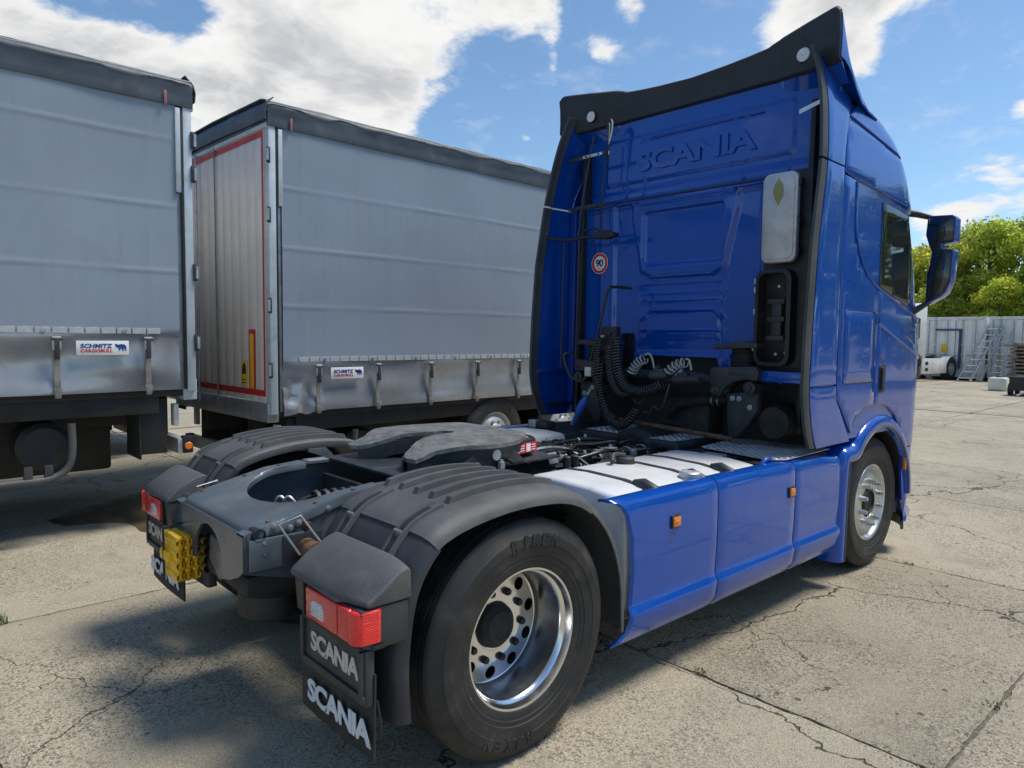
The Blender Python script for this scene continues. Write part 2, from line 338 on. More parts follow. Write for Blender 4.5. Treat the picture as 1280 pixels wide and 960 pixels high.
# ================================================================== the yard
def mat_concrete(name, far=False):
    m = bpy.data.materials.new(name); m.use_nodes = True
    T = m.node_tree; b = T.nodes['Principled BSDF']
    g = N(T, 'ShaderNodeNewGeometry'); P = g.outputs['Position']
    oi = N(T, 'ShaderNodeObjectInfo')
    col = MIX(T, MR(T, NOISE(T, P, .55, 6, .6, dist=.6).outputs[0], .33, .67), (.45, .40, .30), (.585, .52, .395))
    col = MIX(T, M_(T, 'MULTIPLY', MR(T, NOISE(T, P, 2.6, 7, .68, dist=.5).outputs[0], .5, .72), .5), col, (.25, .222, .175))
    col = MIX(T, M_(T, 'MULTIPLY', MR(T, NOISE(T, P, 1.1, 8, .7, dist=1.2).outputs[0], .55, .75), .45), col, (.22, .197, .155))
    # exposed aggregate
    vo = N(T, 'ShaderNodeTexVoronoi'); vo.inputs['Scale'].default_value = 95; T.links.new(P, vo.inputs['Vector'])
    sp = N(T, 'ShaderNodeSeparateColor'); T.links.new(vo.outputs['Color'], sp.inputs[0])
    worn = MR(T, NOISE(T, P, .8, 5, .6).outputs[0], .36, .6)
    peb = M_(T, 'MULTIPLY', MR(T, sp.outputs[0], .66, .8), worn)
    col = MIX(T, M_(T, 'MULTIPLY', peb, .55), col, (.70, .63, .50))
    peb2 = M_(T, 'MULTIPLY', MR(T, sp.outputs[1], .66, .86), worn)
    col = MIX(T, M_(T, 'MULTIPLY', peb2, .75), col, (.115, .10, .085))
    fine = NOISE(T, P, 160, 4, .7).outputs[0]
    col = MIX(T, MR(T, fine, .40, .66, 0, .8), col, (.135, .12, .094))
    # black specks and old oil
    v2 = N(T, 'ShaderNodeTexVoronoi'); v2.inputs['Scale'].default_value = 9; T.links.new(P, v2.inputs['Vector'])
    s2 = N(T, 'ShaderNodeSeparateColor'); T.links.new(v2.outputs['Color'], s2.inputs[0])
    spk = M_(T, 'MULTIPLY', M_(T, 'LESS_THAN', v2.outputs['Distance'], M_(T, 'MULTIPLY', s2.outputs[1], .16)), M_(T, 'GREATER_THAN', s2.outputs[0], .72))
    col = MIX(T, M_(T, 'MULTIPLY', spk, .75), col, (.06, .055, .05))
    # cracks
    wp = NOISE(T, P, 1.7, 5, .6); sub = N(T, 'ShaderNodeVectorMath', operation='SUBTRACT'); T.links.new(wp.outputs['Color'], sub.inputs[0]); sub.inputs[1].default_value = (.5, .5, .5)
    scl = N(T, 'ShaderNodeVectorMath', operation='SCALE'); T.links.new(sub.outputs[0], scl.inputs[0]); scl.inputs['Scale'].default_value = .55
    ad = N(T, 'ShaderNodeVectorMath', operation='ADD'); T.links.new(P, ad.inputs[0]); T.links.new(scl.outputs[0], ad.inputs[1])
    wp2 = NOISE(T, P, 14, 4, .6); sub2 = N(T, 'ShaderNodeVectorMath', operation='SUBTRACT'); T.links.new(wp2.outputs['Color'], sub2.inputs[0]); sub2.inputs[1].default_value = (.5, .5, .5)
    scl2 = N(T, 'ShaderNodeVectorMath', operation='SCALE'); T.links.new(sub2.outputs[0], scl2.inputs[0]); scl2.inputs['Scale'].default_value = .035
    ad2 = N(T, 'ShaderNodeVectorMath', operation='ADD'); T.links.new(ad.outputs[0], ad2.inputs[0]); T.links.new(scl2.outputs[0], ad2.inputs[1])
    crk = None
    for sc_, wd, lo, hi in ((.50, .0026, .45, .53), (1.6, .0040, .54, .60)):
        vc = N(T, 'ShaderNodeTexVoronoi', feature='DISTANCE_TO_EDGE'); vc.inputs['Scale'].default_value = sc_; T.links.new(ad2.outputs[0], vc.inputs['Vector'])
        c = MR(T, vc.outputs['Distance'], wd*.5, wd*1.6, 1, 0)
        c = M_(T, 'MULTIPLY', c, MR(T, NOISE(T, P, sc_*.45, 3, .5).outputs[0], lo, hi))
        crk = c if crk is None else M_(T, 'MAXIMUM', crk, c)
    if far:
        s = N(T, 'ShaderNodeSeparateXYZ'); T.links.new(P, s.inputs[0])
        jx = M_(T, 'ABSOLUTE', M_(T, 'SUBTRACT', M_(T, 'FRACT', M_(T, 'DIVIDE', M_(T, 'SUBTRACT', s.outputs[0], 1.2), 2.85)), .5))
        jy = M_(T, 'ABSOLUTE', M_(T, 'SUBTRACT', M_(T, 'FRACT', M_(T, 'DIVIDE', M_(T, 'SUBTRACT', s.outputs[1], 1.85), 4.3)), .5))
        wob = MR(T, NOISE(T, P, 5, 4, .6).outputs[0], .3, .7, .0, .012)
        j = M_(T, 'MAXIMUM', M_(T, 'GREATER_THAN', M_(T, 'ADD', jx, wob), .4995), M_(T, 'GREATER_THAN', M_(T, 'ADD', jy, wob), .5005))
        crk = M_(T, 'MAXIMUM', crk, j)
    col = MIX(T, M_(T, 'MULTIPLY', crk, .85), col, (.045, .042, .03))
    if not far: col = MIX(T, 1., col, oi.outputs['Color'], 'MULTIPLY')
    T.links.new(col, b.inputs['Base Color'])
    b.inputs['Roughness'].default_value = .88; b.inputs['Specular IOR Level'].default_value = .25
    h = M_(T, 'ADD', M_(T, 'MULTIPLY', fine, .5), M_(T, 'MULTIPLY', NOISE(T, P, 38, 6, .65).outputs[0], .9))
    h = M_(T, 'SUBTRACT', h, M_(T, 'MULTIPLY', crk, 1.2))
    bp = N(T, 'ShaderNodeBump'); bp.inputs['Strength'].default_value = .9; bp.inputs['Distance'].default_value = .012
    T.links.new(h, bp.inputs['Height']); T.links.new(bp.outputs[0], b.inputs['Normal'])
    return m
m_conc = mat_concrete('yard_concrete'); m_concf = mat_concrete('yard_concrete_far', True)
m_soil = mat('joint_soil', (.150, .132, .098), .95, var=.4, vscale=30, bump=.5, bscale=120)

XJ = [-7.35, -4.5, -1.65, 1.2, 4.05, 6.9, 9.4, 12.25, 15.1, 17.95]
YJ = [-11.05, -6.75, -2.45, 1.85, 6.15, 10.45]
def build_ground():
    bm = BM()
    xs = [-900, -200, -40, XJ[0], XJ[0]+.01, XJ[-1]-.01, XJ[-1], 30, 60, 120, 300, 900]
    ys = [-900, -200, -40, YJ[0], YJ[0]+.01, YJ[-1]-.01, YJ[-1], 30, 60, 120, 300, 900]
    inz = lambda i, j: 4 <= i <= 5 and 4 <= j <= 5
    g = [[bm.verts.new((x, y, -.020 if inz(i, j) else 0)) for j, y in enumerate(ys)] for i, x in enumerate(xs)]
    for i in range(len(xs)-1):
        for j in range(len(ys)-1):
            f = bm.faces.new((g[i][j], g[i+1][j], g[i+1][j+1], g[i][j+1]))
            f.material_index = 1 if (3 <= i <= 5 and 3 <= j <= 5) else 0
    o = obj('ground', bm, m_concf, smooth=10); o.data.materials.append(m_soil)
    tag(o, 'weathered beige concrete yard in large cracked slabs', kind='structure')
    tones = {(3, 2): (.90, .885, .86), (2, 2): (1.0, .99, .97), (4, 2): (1.04, 1.02, 1.0), (3, 1): (1.06, 1.04, 1.02), (5, 2): (.97, .97, .98)}
    rnd = random.Random(3)
    for i in range(len(XJ)-1):
        for j in range(len(YJ)-1):
            x0, x1, y0, y1 = XJ[i], XJ[i+1], YJ[j], YJ[j+1]
            near = math.hypot((x0+x1)/2+2, (y0+y1)/2+3.3) < 9
            st = .055 if near else .2
            nx = max(2, int((x1-x0)/st)); ny = max(2, int((y1-y0)/st))
            sd = rnd.random()*100
            bm = BM(); rows = []
            for a in range(nx+1):
                row = []
                for c in range(ny+1):
                    u, v = a/nx, c/ny
                    x = lerp(x0, x1, u); y = lerp(y0, y1, v)
                    q = Vector((x*1.0+sd, y*1.0, sd))
                    jit = .002+.012*abs(mnoise.noise(q*3.5))+.020*max(0, mnoise.noise(q*11))+.012*max(0, mnoise.noise(q*27))
                    dz = .006*mnoise.noise(Vector((x*1.3, y*1.3, 0)))+.0025*mnoise.noise(Vector((x*7, y*7, 1)))
                    edge = min(a, nx-a, c, ny-c)
                    if edge == 0: dz -= .010
                    if a == 0: x += jit
                    if a == nx: x -= jit
                    if c == 0: y += jit
                    if c == ny: y -= jit
                    row.append((x, y, dz))
                rows.append(row)
            sheet(bm, rows)
            # skirt down into the joint
            per = [rows[0][c] for c in range(ny+1)]+[rows[a][ny] for a in range(1, nx+1)]+[rows[nx][c] for c in range(ny-1, -1, -1)]+[rows[a][0] for a in range(nx-1, 0, -1)]
            k = len(per); top = [bm.verts.new(p) for p in per]; bot = [bm.verts.new((p[0], p[1], -.03)) for p in per]
            for q in range(k): bm.faces.new((top[q], bot[q], bot[(q+1) % k], top[(q+1) % k]))
            bmesh.ops.remove_doubles(bm, verts=bm.verts, dist=1e-5)
            s = obj('concrete_slab', bm, m_conc, o, smooth=30)
            t = tones.get((i, j)) or tuple([rnd.uniform(.93, 1.05)]*3)
            s.color = (*t, 1)
    return o
ground = build_ground()

def build_puddle():
    m = mat('wet_concrete', (.105, .082, .045), .6, var=.35, vscale=5, spec=.15, bump=.12, bscale=50, rvar=.08, dirt=(.16, .13, .085), dscale=6, damt=.6)
    pts = [(-.81, 4.41), (-.54, 4.70), (-.12, 4.98), (.27, 5.21), (.55, 5.07), (.25, 4.09), (.0, 3.29), (-.22, 3.40), (-.26, 3.8), (-.48, 3.99), (-.71, 4.11)]
    pts = smooth_path([(*p, 0) for p in pts]+[(*pts[0], 0)], 8)[:-1]
    bm = BM(); c = Vector((0, 4.4, 0)); n = len(pts); rings = []
    for f in (1, .93, .6, .25):
        rings.append([bm.verts.new(((c.x+(p.x-c.x)*f*(1+.035*mnoise.noise(p*6))), (c.y+(p.y-c.y)*f*(1+.035*mnoise.noise(p*6))), (.0075 if f < 1 else -.004))) for p in pts])
    for a, b in zip(rings, rings[1:]):
        for i in range(n): bm.faces.new((a[i], a[(i+1) % n], b[(i+1) % n], b[i]))
    bm.faces.new(rings[-1])
    tag(obj('puddle', bm, m), 'brown shallow puddle on the concrete beside the left trailer', kind='structure')
build_puddle()

m_grass = mat('weed_green', (.075, .105, .03), .7, var=.4, vscale=20)
def tuft(x, y, r, n, h, label):
    bm = BM(); rnd = random.Random(int(x*977+y*131))
    for i in range(n):
        a = rnd.uniform(0, 2*PI); d = r*math.sqrt(rnd.random()); px, py = x+d*math.cos(a)*1.0, y+d*math.sin(a)*1.0
        b = rnd.uniform(0, 2*PI); hh = h*rnd.uniform(.4, 1); w_ = .0025; lean = hh*rnd.uniform(.3, 1.1)
        p0 = Vector((px, py, -.02)); p1 = p0+Vector((math.cos(b)*lean*.4, math.sin(b)*lean*.4, hh*.7+.02)); p2 = p0+Vector((math.cos(b)*lean, math.sin(b)*lean, hh+.02))
        s = Vector((-math.sin(b), math.cos(b), 0))*w_
        v = [bm.verts.new(q) for q in (p0-s, p0+s, p1+s*.8, p1-s*.8, p2)]
        bm.faces.new((v[0], v[1], v[2], v[3])); bm.faces.new((v[3], v[2], v[4]))
    tag(obj('weeds', bm, m_grass), label, kind='stuff')
tuft(1.225, -1.30, .04, 30, .012, 'small green weeds in the slab joint beside the rear wheel')
tuft(4.04, -1.38, .04, 24, .010, 'small weeds in the slab joint beside the front wheel')
tuft(2.0, -2.45, .06, 24, .010, 'small weeds in the broken joint at the right edge')
tuft(-1.50, 1.86, .10, 160, .05, 'weeds in the joint at the left edge of the yard')
tuft(-1.64, 1.2, .10, 120, .05, 'weeds further along the left edge joint')

def grit():
    # loose stones and crumbs of concrete along the joints and in the worn field
    rnd = random.Random(21); bm = BM()
    def stone(x, y, r):
        h = [Vector((rnd.gauss(0, 1), rnd.gauss(0, 1), rnd.gauss(0, .7))).normalized()*r*rnd.uniform(.7, 1.2) for _ in range(6)]
        c = Vector((x, y, r*.3)); v = [bm.verts.new(c+Vector(q)*r) for q in ((1, 0, 0), (0, 1, 0), (-1, 0, 0), (0, -1, 0), (.1, .1, .8), (0, 0, -.6))]
        for k in v: k.co += Vector((rnd.uniform(-.3, .3), rnd.uniform(-.3, .3), rnd.uniform(-.2, .2)))*r
        for a in range(4): bm.faces.new((v[a], v[(a+1) % 4], v[4])); bm.faces.new((v[(a+1) % 4], v[a], v[5]))
    for i in range(900):
        k = rnd.random()
        if k < .35: x, y = 1.2+rnd.gauss(0, .03), rnd.uniform(-4, -1.0)
        elif k < .6: x, y = rnd.uniform(1.0, 3.2), -2.45+rnd.gauss(0, .05)
        elif k < .72: x, y = 4.05+rnd.gauss(0, .04), rnd.uniform(-3, -.8)
        elif k < .85: x, y = rnd.uniform(1.2, 4), rnd.uniform(-2.4, -1.2)
        else: x, y = -1.65+rnd.gauss(0, .1), rnd.uniform(-1, 3)
        stone(x, y, rnd.uniform(.002, .006)*(1.8 if rnd.random() < .06 else 1))
    tag(obj('grit', bm, mat('grit', (.33, .29, .22), .9, var=.4, vscale=40), smooth=10), 'loose grit along the slab joints', kind='stuff')
grit()

# ================================================================== the blue tractor unit
def diff(bmA, bmB, name):
    """bmA minus bmB as a mesh (real holes)"""
    def mk(b):
        bmesh.ops.recalc_face_normals(b, faces=b.faces)
        me = bpy.data.meshes.new('cut'); b.to_mesh(me); b.free(); o = bpy.data.objects.new('cut', me); C.objects.link(o); return o
    a, b = mk(bmA), mk(bmB)
    md = a.modifiers.new('b', 'BOOLEAN'); md.operation = 'DIFFERENCE'; md.object = b; md.solver = 'EXACT'
    dg = bpy.context.evaluated_depsgraph_get()
    me = bpy.data.meshes.new_from_object(a.evaluated_get(dg)); me.name = name
    bpy.data.objects.remove(a); bpy.data.objects.remove(b)
    bm = BM(); bm.from_mesh(me); bpy.data.meshes.remove(me)
    return bm

truck = thing('tractor_unit', 'bright blue two axle tractor unit with fifth wheel, seen from its rear right corner', 'truck')
HUB = .504
m_redk = mat('red_lens_dark', (.30, .008, .008), .3)
# ---------------------------------------------------------------- wheels
def tyre_profile(yo, yi, Rr=HUB):
    """closed profile (radius, y), yo = outer side, yi = inner side"""
    s = 1 if yi > yo else -1; w_ = abs(yi-yo)
    Y = lambda d: yo+s*d
    half = [(.292, .035), (.300, .018), (.312, .012), (.330, .010), (.335, .006), (.352, .005), (.356, .001), (.400, -.004), (.404, -.007), (.440, -.005), (.444, -.001), (.466, .008), (.480, .018), (.492, .024), (Rr-.006, .031), (Rr, .040)]
    tread = []
    for g in (.075, .125, .175, .225):
        g = g*w_/.3
        tread += [(Rr, g-.006), (Rr-.014, g-.004), (Rr-.014, g+.004), (Rr, g+.006)]
    other = [(r, w_-d) for r, d in half[::-1]]
    return [(r, Y(d)) for r, d in half+tread+other]
def wheel_letters(s, r, a_mid, yo, h, parent, x, lw=.058):
    n = len(s)
    for i, ch in enumerate(s):
        a = a_mid-(i-(n-1)/2)*lw/r
        rad = Vector((math.cos(a), 0, math.sin(a))); tan = Vector((math.sin(a), 0, -math.cos(a)))
        cw = lw*(.35 if ch == 'I' else .8)
        o = Vector((x, yo, HUB))+rad*(r-h/2)-tan*cw/2
        text('tyre_letter', ch, o, tan*cw, rad*h, .004, m_tyre, parent, off=.045)
def rear_wheel(sgn):
    s = sgn           # -1 right side, +1 left side
    w1 = bpy.data.objects.new('rear_wheel', None); C.objects.link(w1); w1.parent = truck
    yo = 1.245
    bm = BM(); lathe(bm, tyre_profile(s*yo, s*(yo-.31)), 'y', (0, 0, HUB), 72, True); t = obj('tyre', bm, m_tyre, w1, 30)
    bm = BM(); lathe(bm, tyre_profile(s*(yo-.345), s*(yo-.655)), 'y', (0, 0, HUB), 48, True); obj('inner_tyre', bm, m_tyre, w1, 30)
    rim = [(.2985, yo-.034), (.3005, yo-.026), (.297, yo-.020), (.288, yo-.022), (.284, yo-.034), (.280, yo-.050), (.268, yo-.058), (.262, yo-.075), (.2605, yo-.205), (.256, yo-.225), (.244, yo-.234)]
    rim2 = [(.244, yo-.246), (.262, yo-.240), (.272, yo-.210), (.274, yo-.08), (.290, yo-.055)]
    bm = BM(); lathe(bm, [(r, s*y) for r, y in rim+rim2], 'y', (0, 0, HUB), 96, True); rm_ = obj('rim', bm, m_chrome, w1, 40); rm_.data.materials.append(m_satin)
    for p_ in rm_.data.polygons:
        rr_ = math.hypot(p_.center.x, p_.center.z-HUB)
        if abs(p_.center.y) < yo-.10 and rr_ > .252: p_.material_index = 1
    # disc with ten hand holes
    a = BM(); lathe(a, [(r, s*y) for r, y in [(.250, yo-.236), (.246, yo-.222), (.240, yo-.214), (.190, yo-.208), (.110, yo-.206), (.097, yo-.210), (.097, yo-.222), (.19, yo-.224), (.235, yo-.230), (.240, yo-.246), (.250, yo-.250)]], 'y', (0, 0, HUB), 80, True)
    b = BM()
    for i in range(10):
        an = 2*PI*i/10+.2; c = Vector((.207*math.cos(an), s*(yo-.225), HUB+.207*math.sin(an)))
        lathe(b, [(0, -.07), (.0285, -.07), (.0285, .07), (0, .07)], 'y', c, 20)
    d = diff(a, b, 'wheel_disc'); obj('wheel_disc', d, m_chrome, w1, 30)
    bm = BM(); lathe(bm, [(r, s*y) for r, y in [(.25, yo-.275), (0, yo-.275)]], 'y', (0, 0, HUB), 24); obj('brake_drum', bm, m_soot, w1)
    bm = BM(); lathe(bm, [(r, s*y) for r, y in [(.100, yo-.26), (.098, yo-.205), (.094, yo-.190), (.088, yo-.184), (.082, yo-.178), (.070, yo-.165), (.05, yo-.160), (.045, yo-.166), (.0, yo-.168)]], 'y', (0, 0, HUB), 40); obj('hub', bm, m_soot, w1, 30)
    for i in range(10):
        an = 2*PI*(i+.5)/10+.2; c = Vector((.150*math.cos(an), 0, HUB+.150*math.sin(an)))
        bm = BM(); lathe(bm, [(r, s*y) for r, y in [(.017, yo-.210), (.017, yo-.192), (.013, yo-.184), (0, yo-.183)]], 'y', c, 10); obj('wheel_nut', bm, m_black, w1)
    if s < 0:
        wheel_letters('RIKEN', .422, R(85), -yo-.0045, .052, t, 0)
        wheel_letters('RIKEN', .422, R(-105), -yo-.0045, .052, t, 0)
    return w1
rear_wheel(-1); rear_wheel(1)
def front_wheel(sgn):
    s = sgn; w1 = bpy.data.objects.new('front_wheel', None); C.objects.link(w1); w1.parent = truck
    yo = 1.20; X = 3.749
    bm = BM(); lathe(bm, tyre_profile(s*yo, s*(yo-.31)), 'y', (X, 0, HUB), 72, True); obj('tyre', bm, m_tyre, w1, 30)
    rim = [(.2985, yo-.034), (.3005, yo-.024), (.296, yo-.018), (.286, yo-.020), (.276, yo-.030), (.268, yo-.048), (.262, yo-.052), (.250, yo-.046), (.232, yo-.036), (.215, yo-.030), (.135, yo-.030), (.122, yo-.034), (.112, yo-.055), (.112, yo-.075), (.27, yo-.075), (.29, yo-.05)]
    bm = BM(); lathe(bm, [(r, s*y) for r, y in rim], 'y', (X, 0, HUB), 80, True); obj('rim', bm, m_alu, w1, 40)
    bm = BM(); lathe(bm, [(r, s*y) for r, y in [(.113, yo-.08), (.110, yo-.045), (.098, yo-.022), (.085, yo-.020), (.080, yo-.034), (.03, yo-.036), (0, yo-.036)]], 'y', (X, 0, HUB), 36); obj('hub', bm, m_soot, w1, 30)
    for i in range(10):
        an = 2*PI*(i+.5)/10; c = Vector((X+.1675*math.cos(an), 0, HUB+.1675*math.sin(an)))
        bm = BM(); lathe(bm, [(r, s*y) for r, y in [(.024, yo-.031), (.024, yo-.026), (.0185, yo-.024), (.0185, yo+.006), (.014, yo+.008), (.014, yo+.022), (0, yo+.024)]], 'y', c, 10); obj('wheel_nut', bm, m_alu, w1, 30)
        an = 2*PI*i/10; c = Vector((X+.226*math.cos(an), 0, HUB+.226*math.sin(an)))
    return w1
front_wheel(-1); front_wheel(1)

# ---------------------------------------------------------------- chassis
def rail(sgn):
    top = [(-.86, .925), (-.62, .985), (-.40, 1.035), (-.22, 1.048), (.25, 1.045), (.55, .99), (.8, .955), (4.6, .95)]
    bm = BM()
    yo, yi = sgn*.43, sgn*.355
    for (y0, y1, dz0, dz1) in ((yo, yo-sgn*.009, None, 0), (yo-sgn*.009, yi, 0, -.010), ):
        rows = []
        for x, z in top:
            zb = max(.66, min(z-.01, .66)) if x > -.5 else lerp(.76, .66, (x+.86)/.36)
            if dz0 is None: rows.append([(x, y0, zb), (x, y1, zb), (x, y1, z), (x, y0, z)])
            else: rows.append([(x, y0, z+dz1), (x, y1, z+dz1), (x, y1, z+dz0), (x, y0, z+dz0)])
        sheet(bm, rows, closed=True)
    rows = [[(x, yo-sgn*.009, .66), (x, yi, .66), (x, yi, .669), (x, yo-sgn*.009, .669)] for x in (-.5, 4.6)]
    sheet(bm, rows, closed=True)
    o = obj('frame_rail', bm, m_frame, truck, 30)
    return o
for s in (-1, 1):
    r_ = rail(s)
    rnd = random.Random(5)
    spots = [(-.73, .945), (-.62, .945), (-.78, .885), (-.78, .835), (-.48, .985), (-.58, .93), (-.66, .93)]+[(x, z) for x in (1.0, 1.15, 1.6, 1.75, 2.3) for z in (.72, .88)]
    for x, z in spots:
        bm = BM(); lathe(bm, [(.021, 0), (.021, -.005), (.014, -.006), (.014, -.016), (.008, -.017), (.008, -.024), (0, -.025)] if s < 0 else [(.021, 0), (.021, .005), (.014, .006), (.014, .016), (.008, .017), (.008, .024), (0, .025)], 'y', (x, s*.431, z), 8)
        obj('bolt', bm, m_galv if rnd.random() < .8 else m_rust, r_, 25)
def crossmember():
    """wide pressed rear member: top plate with a U shaped opening, rolled rear edge, cut-out rear plate"""
    ztop = lambda x: interp([(-.84, .943), (-.78, .950), (-.62, .985), (-.40, 1.037), (-.2, 1.052)], x)
    pts_o = [(-.20, -.44), (-.45, -.44), (-.66, -.44), (-.78, -.44), (-.815, -.43)]
    outer = [(-.20, -.44)]+[(x, -.44) for x in (-.34, -.48, -.60, -.70)]+[(-.79, -.432), (-.82, -.41)]
    outer = outer+[(-.835, y) for y in (-.36, -.24, -.12, 0, .12, .24, .36)]+[(x, -y) for x, y in outer[::-1]]
    inner = [(-.20, -.345), (-.28, -.352), (-.36, -.355), (-.42, -.345)]
    cen, rr = -.40, .345
    arc = [(cen-.235*math.sin(a), -rr*math.cos(a)) for a in [R(180*i/14) for i in range(1, 14)]]
    inner = inner+arc+[(x, -y) for x, y in inner[::-1]]
    def res(path, n):
        L_ = [0]
        for a, b in zip(path, path[1:]): L_.append(L_[-1]+math.hypot(b[0]-a[0], b[1]-a[1]))
        out = []
        for i in range(n):
            t = L_[-1]*i/(n-1)
            for k in range(len(path)-1):
                if t <= L_[k+1]+1e-9:
                    f = (t-L_[k])/(L_[k+1]-L_[k]); out.append((lerp(path[k][0], path[k+1][0], f), lerp(path[k][1], path[k+1][1], f))); break
        return out
    O, I = res(outer, 61), res(inner, 61)
    rows = []
    for f in (0, .06, .3, .6, .93, 1.0):
        row = []
        for (ox, oy), (ix, iy) in zip(O, I):
            x, y = lerp(ox, ix, f), lerp(oy, iy, f)
            row.append((x, y, ztop(x)-(.012 if f in (0, 1.0) else 0)))
        rows.append(row)
    # outer flange rolled down
    rows = [[(x+(-.008 if x < -.8 else 0), y*1.004, ztop(x)-.045) for x, y in O]]+rows+[[(x, y, ztop(x)-.035) for x, y in I]]
    bm = BM(); sheet(bm, rows, thick=.007)
    top = obj('rear_crossmember', bm, m_frame, truck, 50)
    # rear plate with big round cut-out
    poly = [(-.435, .92), (-.435, .80), (-.40, .765), (-.33, .72), (-.22, .68), (-.10, .665), (.10, .665), (.22, .68), (.33, .72), (.40, .765), (.435, .80), (.435, .92)]
    a = BM(); prism(a, poly, 'yz', -.846, -.832)
    b = BM(); lathe(b, [(0, -.1), (.185, -.1), (.185, .1), (0, .1)], 'x', (-.84, .03, .695), 48)
    d = diff(a, b, 'rear_plate'); obj('rear_plate', d, m_frame, top, 35)
    bm = BM(); prism(bm, [(-.10, .80), (.08, .82), (.10, .70), (-.02, .62), (-.14, .66)], 'yz', -.82, -.80, .012); obj('coupling_plate', bm, m_frame, top)
    for s in (-1, 1):
        bm = BM(); tube(bm, [(-.80, s*.455, .922), (-.80, s*.30, .922)], .026, 16, cap=False); obj('rolled_edge', bm, m_framed, top)
    # L flange on the side
    for s in (-1, 1):
        bm = BM(); box(bm, (-.845, s*.447-.006, .77), (-.60, s*.447+.006, .905), .004); obj('side_gusset', bm, m_frame, top)
    for x, y in ((-.52, -.40), (-.74, -.40), (-.52, .40), (-.74, .40), (-.33, -.40), (-.33, .40)):
        bm = BM(); lathe(bm, [(.012, 0), (.011, .006), (0, .008)], 'z', (x, y, ztop(x)-.001), 10); obj('rivet', bm, m_rust, top)
    return top
crossmember()
bm = BM(); box(bm, (-.18, .36, 1.0485), (.26, .44, 1.0545), .002); obj('wear_strip', bm, m_galv, truck)
# cross tubes and plates between the rails
for x in (1.15, 1.95, 2.9):
    bm = BM(); tube(bm, [(x, -.42, .80), (x, .42, .80)], .055, 14); obj('cross_tube', bm, m_framed, truck)
bm = BM(); box(bm, (-.05, -.42, 1.045), (1.05, .42, 1.060), .004); obj('mounting_plate', bm, m_framed, truck)
bm = BM(); box(bm, (-.10, -.345, .70), (-.07, .345, .98), .004); obj('inner_crossmember', bm, m_soot, truck)
# dark belly: axle housing, gearbox, engine
bm = BM(); tube(bm, [(0, -1.0, HUB), (0, -.30, HUB), (0, -.2, HUB), (0, 0, HUB), (0, .2, HUB), (0, .30, HUB), (0, 1.0, HUB)], [.085, .085, .2, .235, .2, .085, .085], 20); obj('rear_axle', bm, m_soot, truck)
bm = BM(); tube(bm, [(.2, 0, .56), (2.9, 0, .66)], .06, 14); obj('drive_shaft', bm, m_soot, truck)
bm = BM(); box(bm, (2.75, -.36, .48), (4.55, .36, 1.30), .06); obj('engine', bm, m_soot, truck)
bm = BM(); lathe(bm, [(0, -.3), (.26, -.3), (.30, -.24), (.30, .24), (.26, .3), (0, .3)], 'x', (2.55, 0, .78), 28); obj('gearbox', bm, m_soot, truck, 30)
bm = BM(); tube(bm, [(3.749, -.9, HUB-.04), (3.749, .9, HUB-.04)], .07, 12); obj('front_axle', bm, m_soot, truck)
for s in (-1, 1):
    bm = BM(); lathe(bm, [(0, -.16), (.10, -.16), (.135, -.10), (.14, 0), (.135, .1), (.10, .16), (0, .16)], 'z', (-.42, s*.50, .60), 28); obj('air_spring', bm, m_rubber, truck, 40)
    bm = BM(); lathe(bm, [(0, -.34), (.09, -.34), (.12, -.30), (.12, .30), (.09, .34), (0, .34)], 'x', (.9, s*.30, .58), 24); obj('air_reservoir', bm, m_soot, truck, 30)
# tow drum under the rear member
bm = BM(); lathe(bm, [(0, .42), (.13, .42), (.155, .44), (.16, .50), (.15, .54), (.19, .60), (.20, .66), (.18, .72)], 'z', (-.58, -.06, 0), 36); obj('spring_cup', bm, m_black, truck, 30)
bm = BM(); box(bm, (-.80, -.30, .60), (-.30, .28, .70), .03); obj('lower_beam', bm, m_soot, truck)
# air lines in the opening
rnd = random.Random(12)
for i in range(7):
    y0 = rnd.uniform(-.3, -.12); pts = [(-.55, -.02+.05*i, .80+.01*i), (-.42, -.05+.03*i, .94-.015*i), (-.25, -.10-.01*i, .97-.012*i), (-.05, -.20+.02*i, .95-.01*i), (.35, -.22+.015*i, .93-.012*i), (.9, -.25+.02*i, .92-.01*i)]
    bm = BM(); tube(bm, smooth_path(pts, 7), .009+.003*(i % 2), 8); obj('air_line', bm, m_hose, truck)
for k in range(5):
    bm = BM(); lathe(bm, [(.050, -.012), (.056, -.008), (.056, .008), (.050, .012)], 'x', (-.36+.045*k, -.085-.008*k, .935), 12, False); obj('hose_clip', bm, m_plasd, truck)
for s_ in ((-.50, .06), (-.47, .03)):
    bm = BM(); tube(bm, smooth_path([(s_[0], s_[1], .78), (s_[0]-.01, s_[1], .90), (s_[0]+.01, s_[1]-.02, .955), (s_[0]+.05, s_[1]-.05, .90), (s_[0]+.10, s_[1]-.08, .80)], 6), .008, 8); obj('air_line', bm, m_galv, truck)
